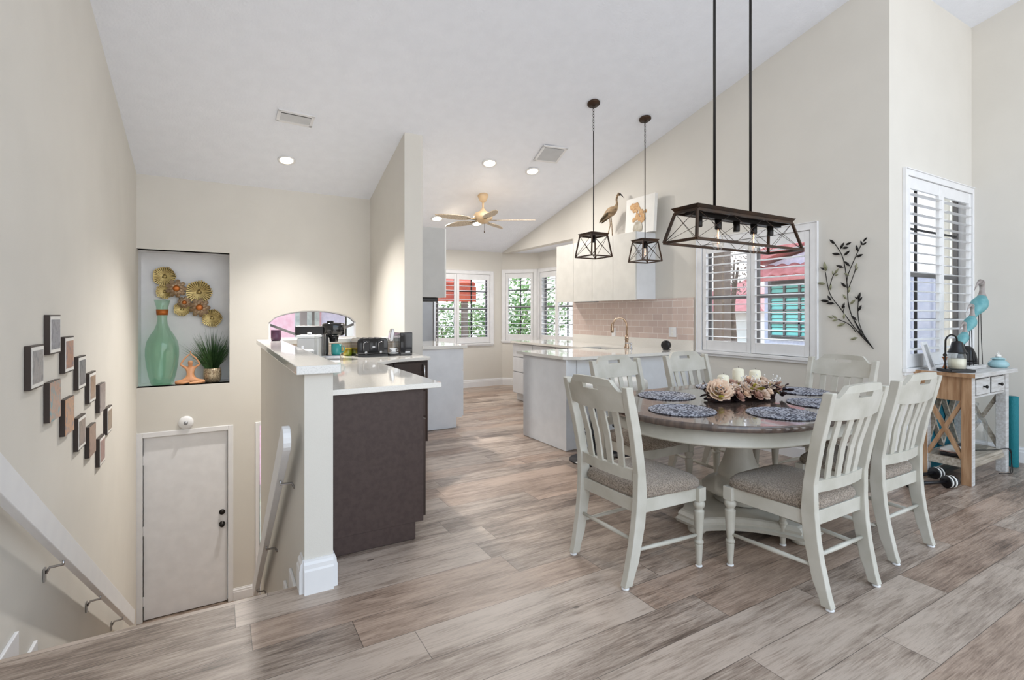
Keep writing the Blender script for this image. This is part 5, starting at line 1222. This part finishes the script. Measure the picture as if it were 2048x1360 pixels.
# bird trio
p0, p1 = con(1925, 741), con(1985, 728)
tb = thing('driftwood_base', 'x', 'x', (0,0,0)); bpy.data.objects.remove(tb)
t = thing('bird_sculpture', 'three teal wooden shore birds stepping up in height on thin legs and a white block', 'bird sculpture', (5.33, 1.72, CZ))
box(-.17,.29,-.03,.03,0,.028).build('base', 'washwood', t, bevel=.004)
def shorebird(x, zb, s, lean, tag_):
    g = MB(); P = smoothpath([(-.115,0,-.095),(-.065,0,-.055),(-.01,0,-.01),(.035,0,.035),(.05,0,.085),(.045,0,.135),(.022,0,.160)], 5); R = []
    for i in range(len(P)):
        u = i/(len(P)-1); R.append(.004+.036*math.exp(-((u-.36)/.2)**2)+.010+.008*math.exp(-((u-.93)/.1)**2))
    cut = int(len(P)*.56)
    bd = bpy.data.objects.new
    T = lambda q: (x-q[0]*s*-1, q[1]*s, zb+q[2]*s)
    b_ = MB().tube([T(q) for q in P[:cut+1]], [r*s for r in R[:cut+1]], 14).build('bird_body', 'teal', t)
    MB().tube([T(q) for q in P[cut:]], [r*s*1.01 for r in R[cut:]], 14).build('bird_head', 'greyhead', b_)
    MB().tube([T(q) for q in ((.022,0,.162),(-.03,0,.145),(-.085,0,.095))], [.016*s,.008*s,.002*s], 8).build('beak', 'greyhead', b_)
    for dx in (-.012, .03): MB().tube([T((dx*.8,0,-.02)), (x+dx*1.4, .0, zb*.45), (x+dx*2.0+.01, 0, .028)], .0028, 6).build('bird_leg', 'black', b_)
shorebird(.235, .54, 1.2, 0, ''); shorebird(.045, .385, .90, 0, ''); shorebird(-.095, .262, .76, 0, '')
# diffuser
t = thing('aroma_diffuser', 'black egg-shaped diffuser behind the teal birds', 'diffuser', (5.70, 1.845, CZ))
MB().lathe([(.001,0),(.066,0),(.07,.005),(.072,.03),(.0715,.034)], (0,0,0), 30).build('base', 'blackp', t); MB().lathe([(.071,.035),(.069,.06),(.06,.11),(.042,.155),(.02,.175),(.001,.178)], (0,0,0), 30).build('cover', 'blackp', t)
MB().lathe([(.0722,.0335),(.0722,.036)], (0,0,0), 30).build('silver_ring', 'chrome', t)
# ceramic pot
t = thing('ceramic_jar', 'pale blue ceramic jar with a shell figure on its lid', 'jar', (5.76, 1.655, CZ))
MB().lathe([(.001,0),(.05,0),(.068,.015),(.07,.035),(.06,.05),(.042,.065),(.04,.072)], (0,0,0), 30).build('body', 'bluec', t); l_ = MB().lathe([(.052,.073),(.05,.078),(.03,.086),(.001,.088)], (0,0,0), 28).build('lid', 'bluec', t)
MB().ball((.0,0,.098), .020, 12, 7, (1.3,1,.75)).ball((-.02,.0,.10), .010, 8, 5).tube([(0,0,.10),(-.035,.0,.125)], [.008,.003], 6).tube([(.01,0,.10),(.0,.0,.135)], [.007,.003], 6).build('shell_figure', 'paper', l_)
t = thing('hourglass', 'small brown hourglass-like ornament between the jar candle and the birds', 'ornament', (5.24, 1.84, CZ))
MB().lathe([(.022,0),(.022,.006),(.016,.01),(.004,.05),(.016,.09),(.022,.094),(.022,.10)], (0,0,0), 16).build('body', 'copper', t)
MB().ball((0,0,.115), .015, 10, 6).build('finial', 'bronze', t)
# shelf items
SZ = .191
t = thing('glass_jug', 'large clear glass bottle on the lower shelf of the console', 'bottle', (5.52, 1.74, SZ))
MB().lathe([(.001,.002),(.075,.002),(.085,.02),(.085,.22),(.07,.26),(.03,.285),(.024,.30),(.024,.36),(.03,.37),(.03,.385),(.024,.386)], (0,0,0), 30).build('body', 'clear', t)
t = thing('router', 'flat black router under papers on the left of the console shelf', 'router', (5.14, 1.74, SZ), .2)
box(-.11,.11,-.08,.08,0,.03).build('body', 'blackp', t, bevel=.008); 
t = thing('paper_stack', 'white and brown booklets lying on the router', 'papers', (5.14, 1.74, SZ+.031), -.1)
box(-.10,.10,-.07,.07,0,.006).build('booklet', 'fence', t); box(-.09,.10,-.07,.065,.0065,.02).build('booklet', 'paper', t, rot=(0,0,.1))
tag(MB().ball((0,0,.02), .10, 14, 6, (1,.6,.3)).build('cloth_pouch', 'rubber', loc=(5.36,1.75,SZ+.01)), 'dark folded pouch lying on the shelf beside the bottle', 'pouch')
t = thing('exercise_mat', 'dark teal folded exercise mat standing behind the console', 'mat', (0,0,0)); box(5.24, 5.72, 1.936, 1.948, .012, .74).build('panel', 'mat', t)
tag(MB().lathe([(.001,0),(.036,0),(.038,.004),(.038,.604),(.036,.608),(.001,.608)], (0,0,0), 24).build('foam_roller', 'matl', loc=(5.965,1.62,.002)), 'tall teal foam roller standing at the right end of the console', 'foam roller')
# cables
cb_ = MB().tube(smoothpath([(5.42,1.70,SZ+.006),(5.56,1.62,SZ+.008),(5.70,1.568,SZ+.01),(5.752,1.572,.10),(5.74,1.56,.01),(5.66,1.56,.006),(5.58,1.60,.006)], 6), .0032, 6)
cb_.tube(smoothpath([(5.70,1.575,.20),(5.755,1.572,.14),(5.752,1.572,.06),(5.70,1.562,.006)], 5), .0028, 6)
tag(cb_.build('cable', 'cordm'), 'thin black cord hanging from the shelf over the console leg to the floor', 'cord')
outlet((4.92, YB-.0005, .36), 'wall outlet seen through the X side of the console', 0)
t = thing('power_adapter', 'black plug and cord in the outlet under the window', 'plug', (4.92, YB-.012, .38)); box(-.02,.02,-.035,0,-.02,.02).build('plug', 'blackp', t, bevel=.003)
MB().tube(smoothpath([(0,-.03,0),(.05,-.05,-.03),(.10,-.06,-.12),(.12,-.06,-.17)], 5), .003, 6).build('cable', 'cordm', t)
# dumbbells
def dumbbell(loc, rz, lab):
    t = thing('dumbbell', lab, 'dumbbell', loc, rz, 'adjustable dumbbells on the floor by the console')
    RX = Matrix.Rotation(PI/2, 3, 'Y')
    MB().lathe([(.013,-.19),(.013,.19)], (0,0,0), 14, RX).build('handle', 'blackp', t)
    for s in (-1,1):
        for k in range(4): z = s*(.12+.016*k); MB().lathe([(.001,z-.0065),(.042,z-.0065),(.046,z-.003),(.046,z+.003),(.042,z+.0065),(.001,z+.0065)], (0,0,0), 26, RX).build('plate', 'paper' if k % 2 else 'blackp', t)
        z = s*.195; MB().lathe([(.03,z-.012),(.034,z-.006),(.034,z+.008),(.02,z+.012),(.001,z+.012)], (0,0,0), 12, RX).build('collar', 'blackp', t)
dumbbell((4.68, 1.72, .0465), math.radians(-22), 'front black and white dumbbell on the floor by the console leg'); dumbbell((4.86, 1.845, .0465), math.radians(-14), 'rear dumbbell behind the first one, half under the console')
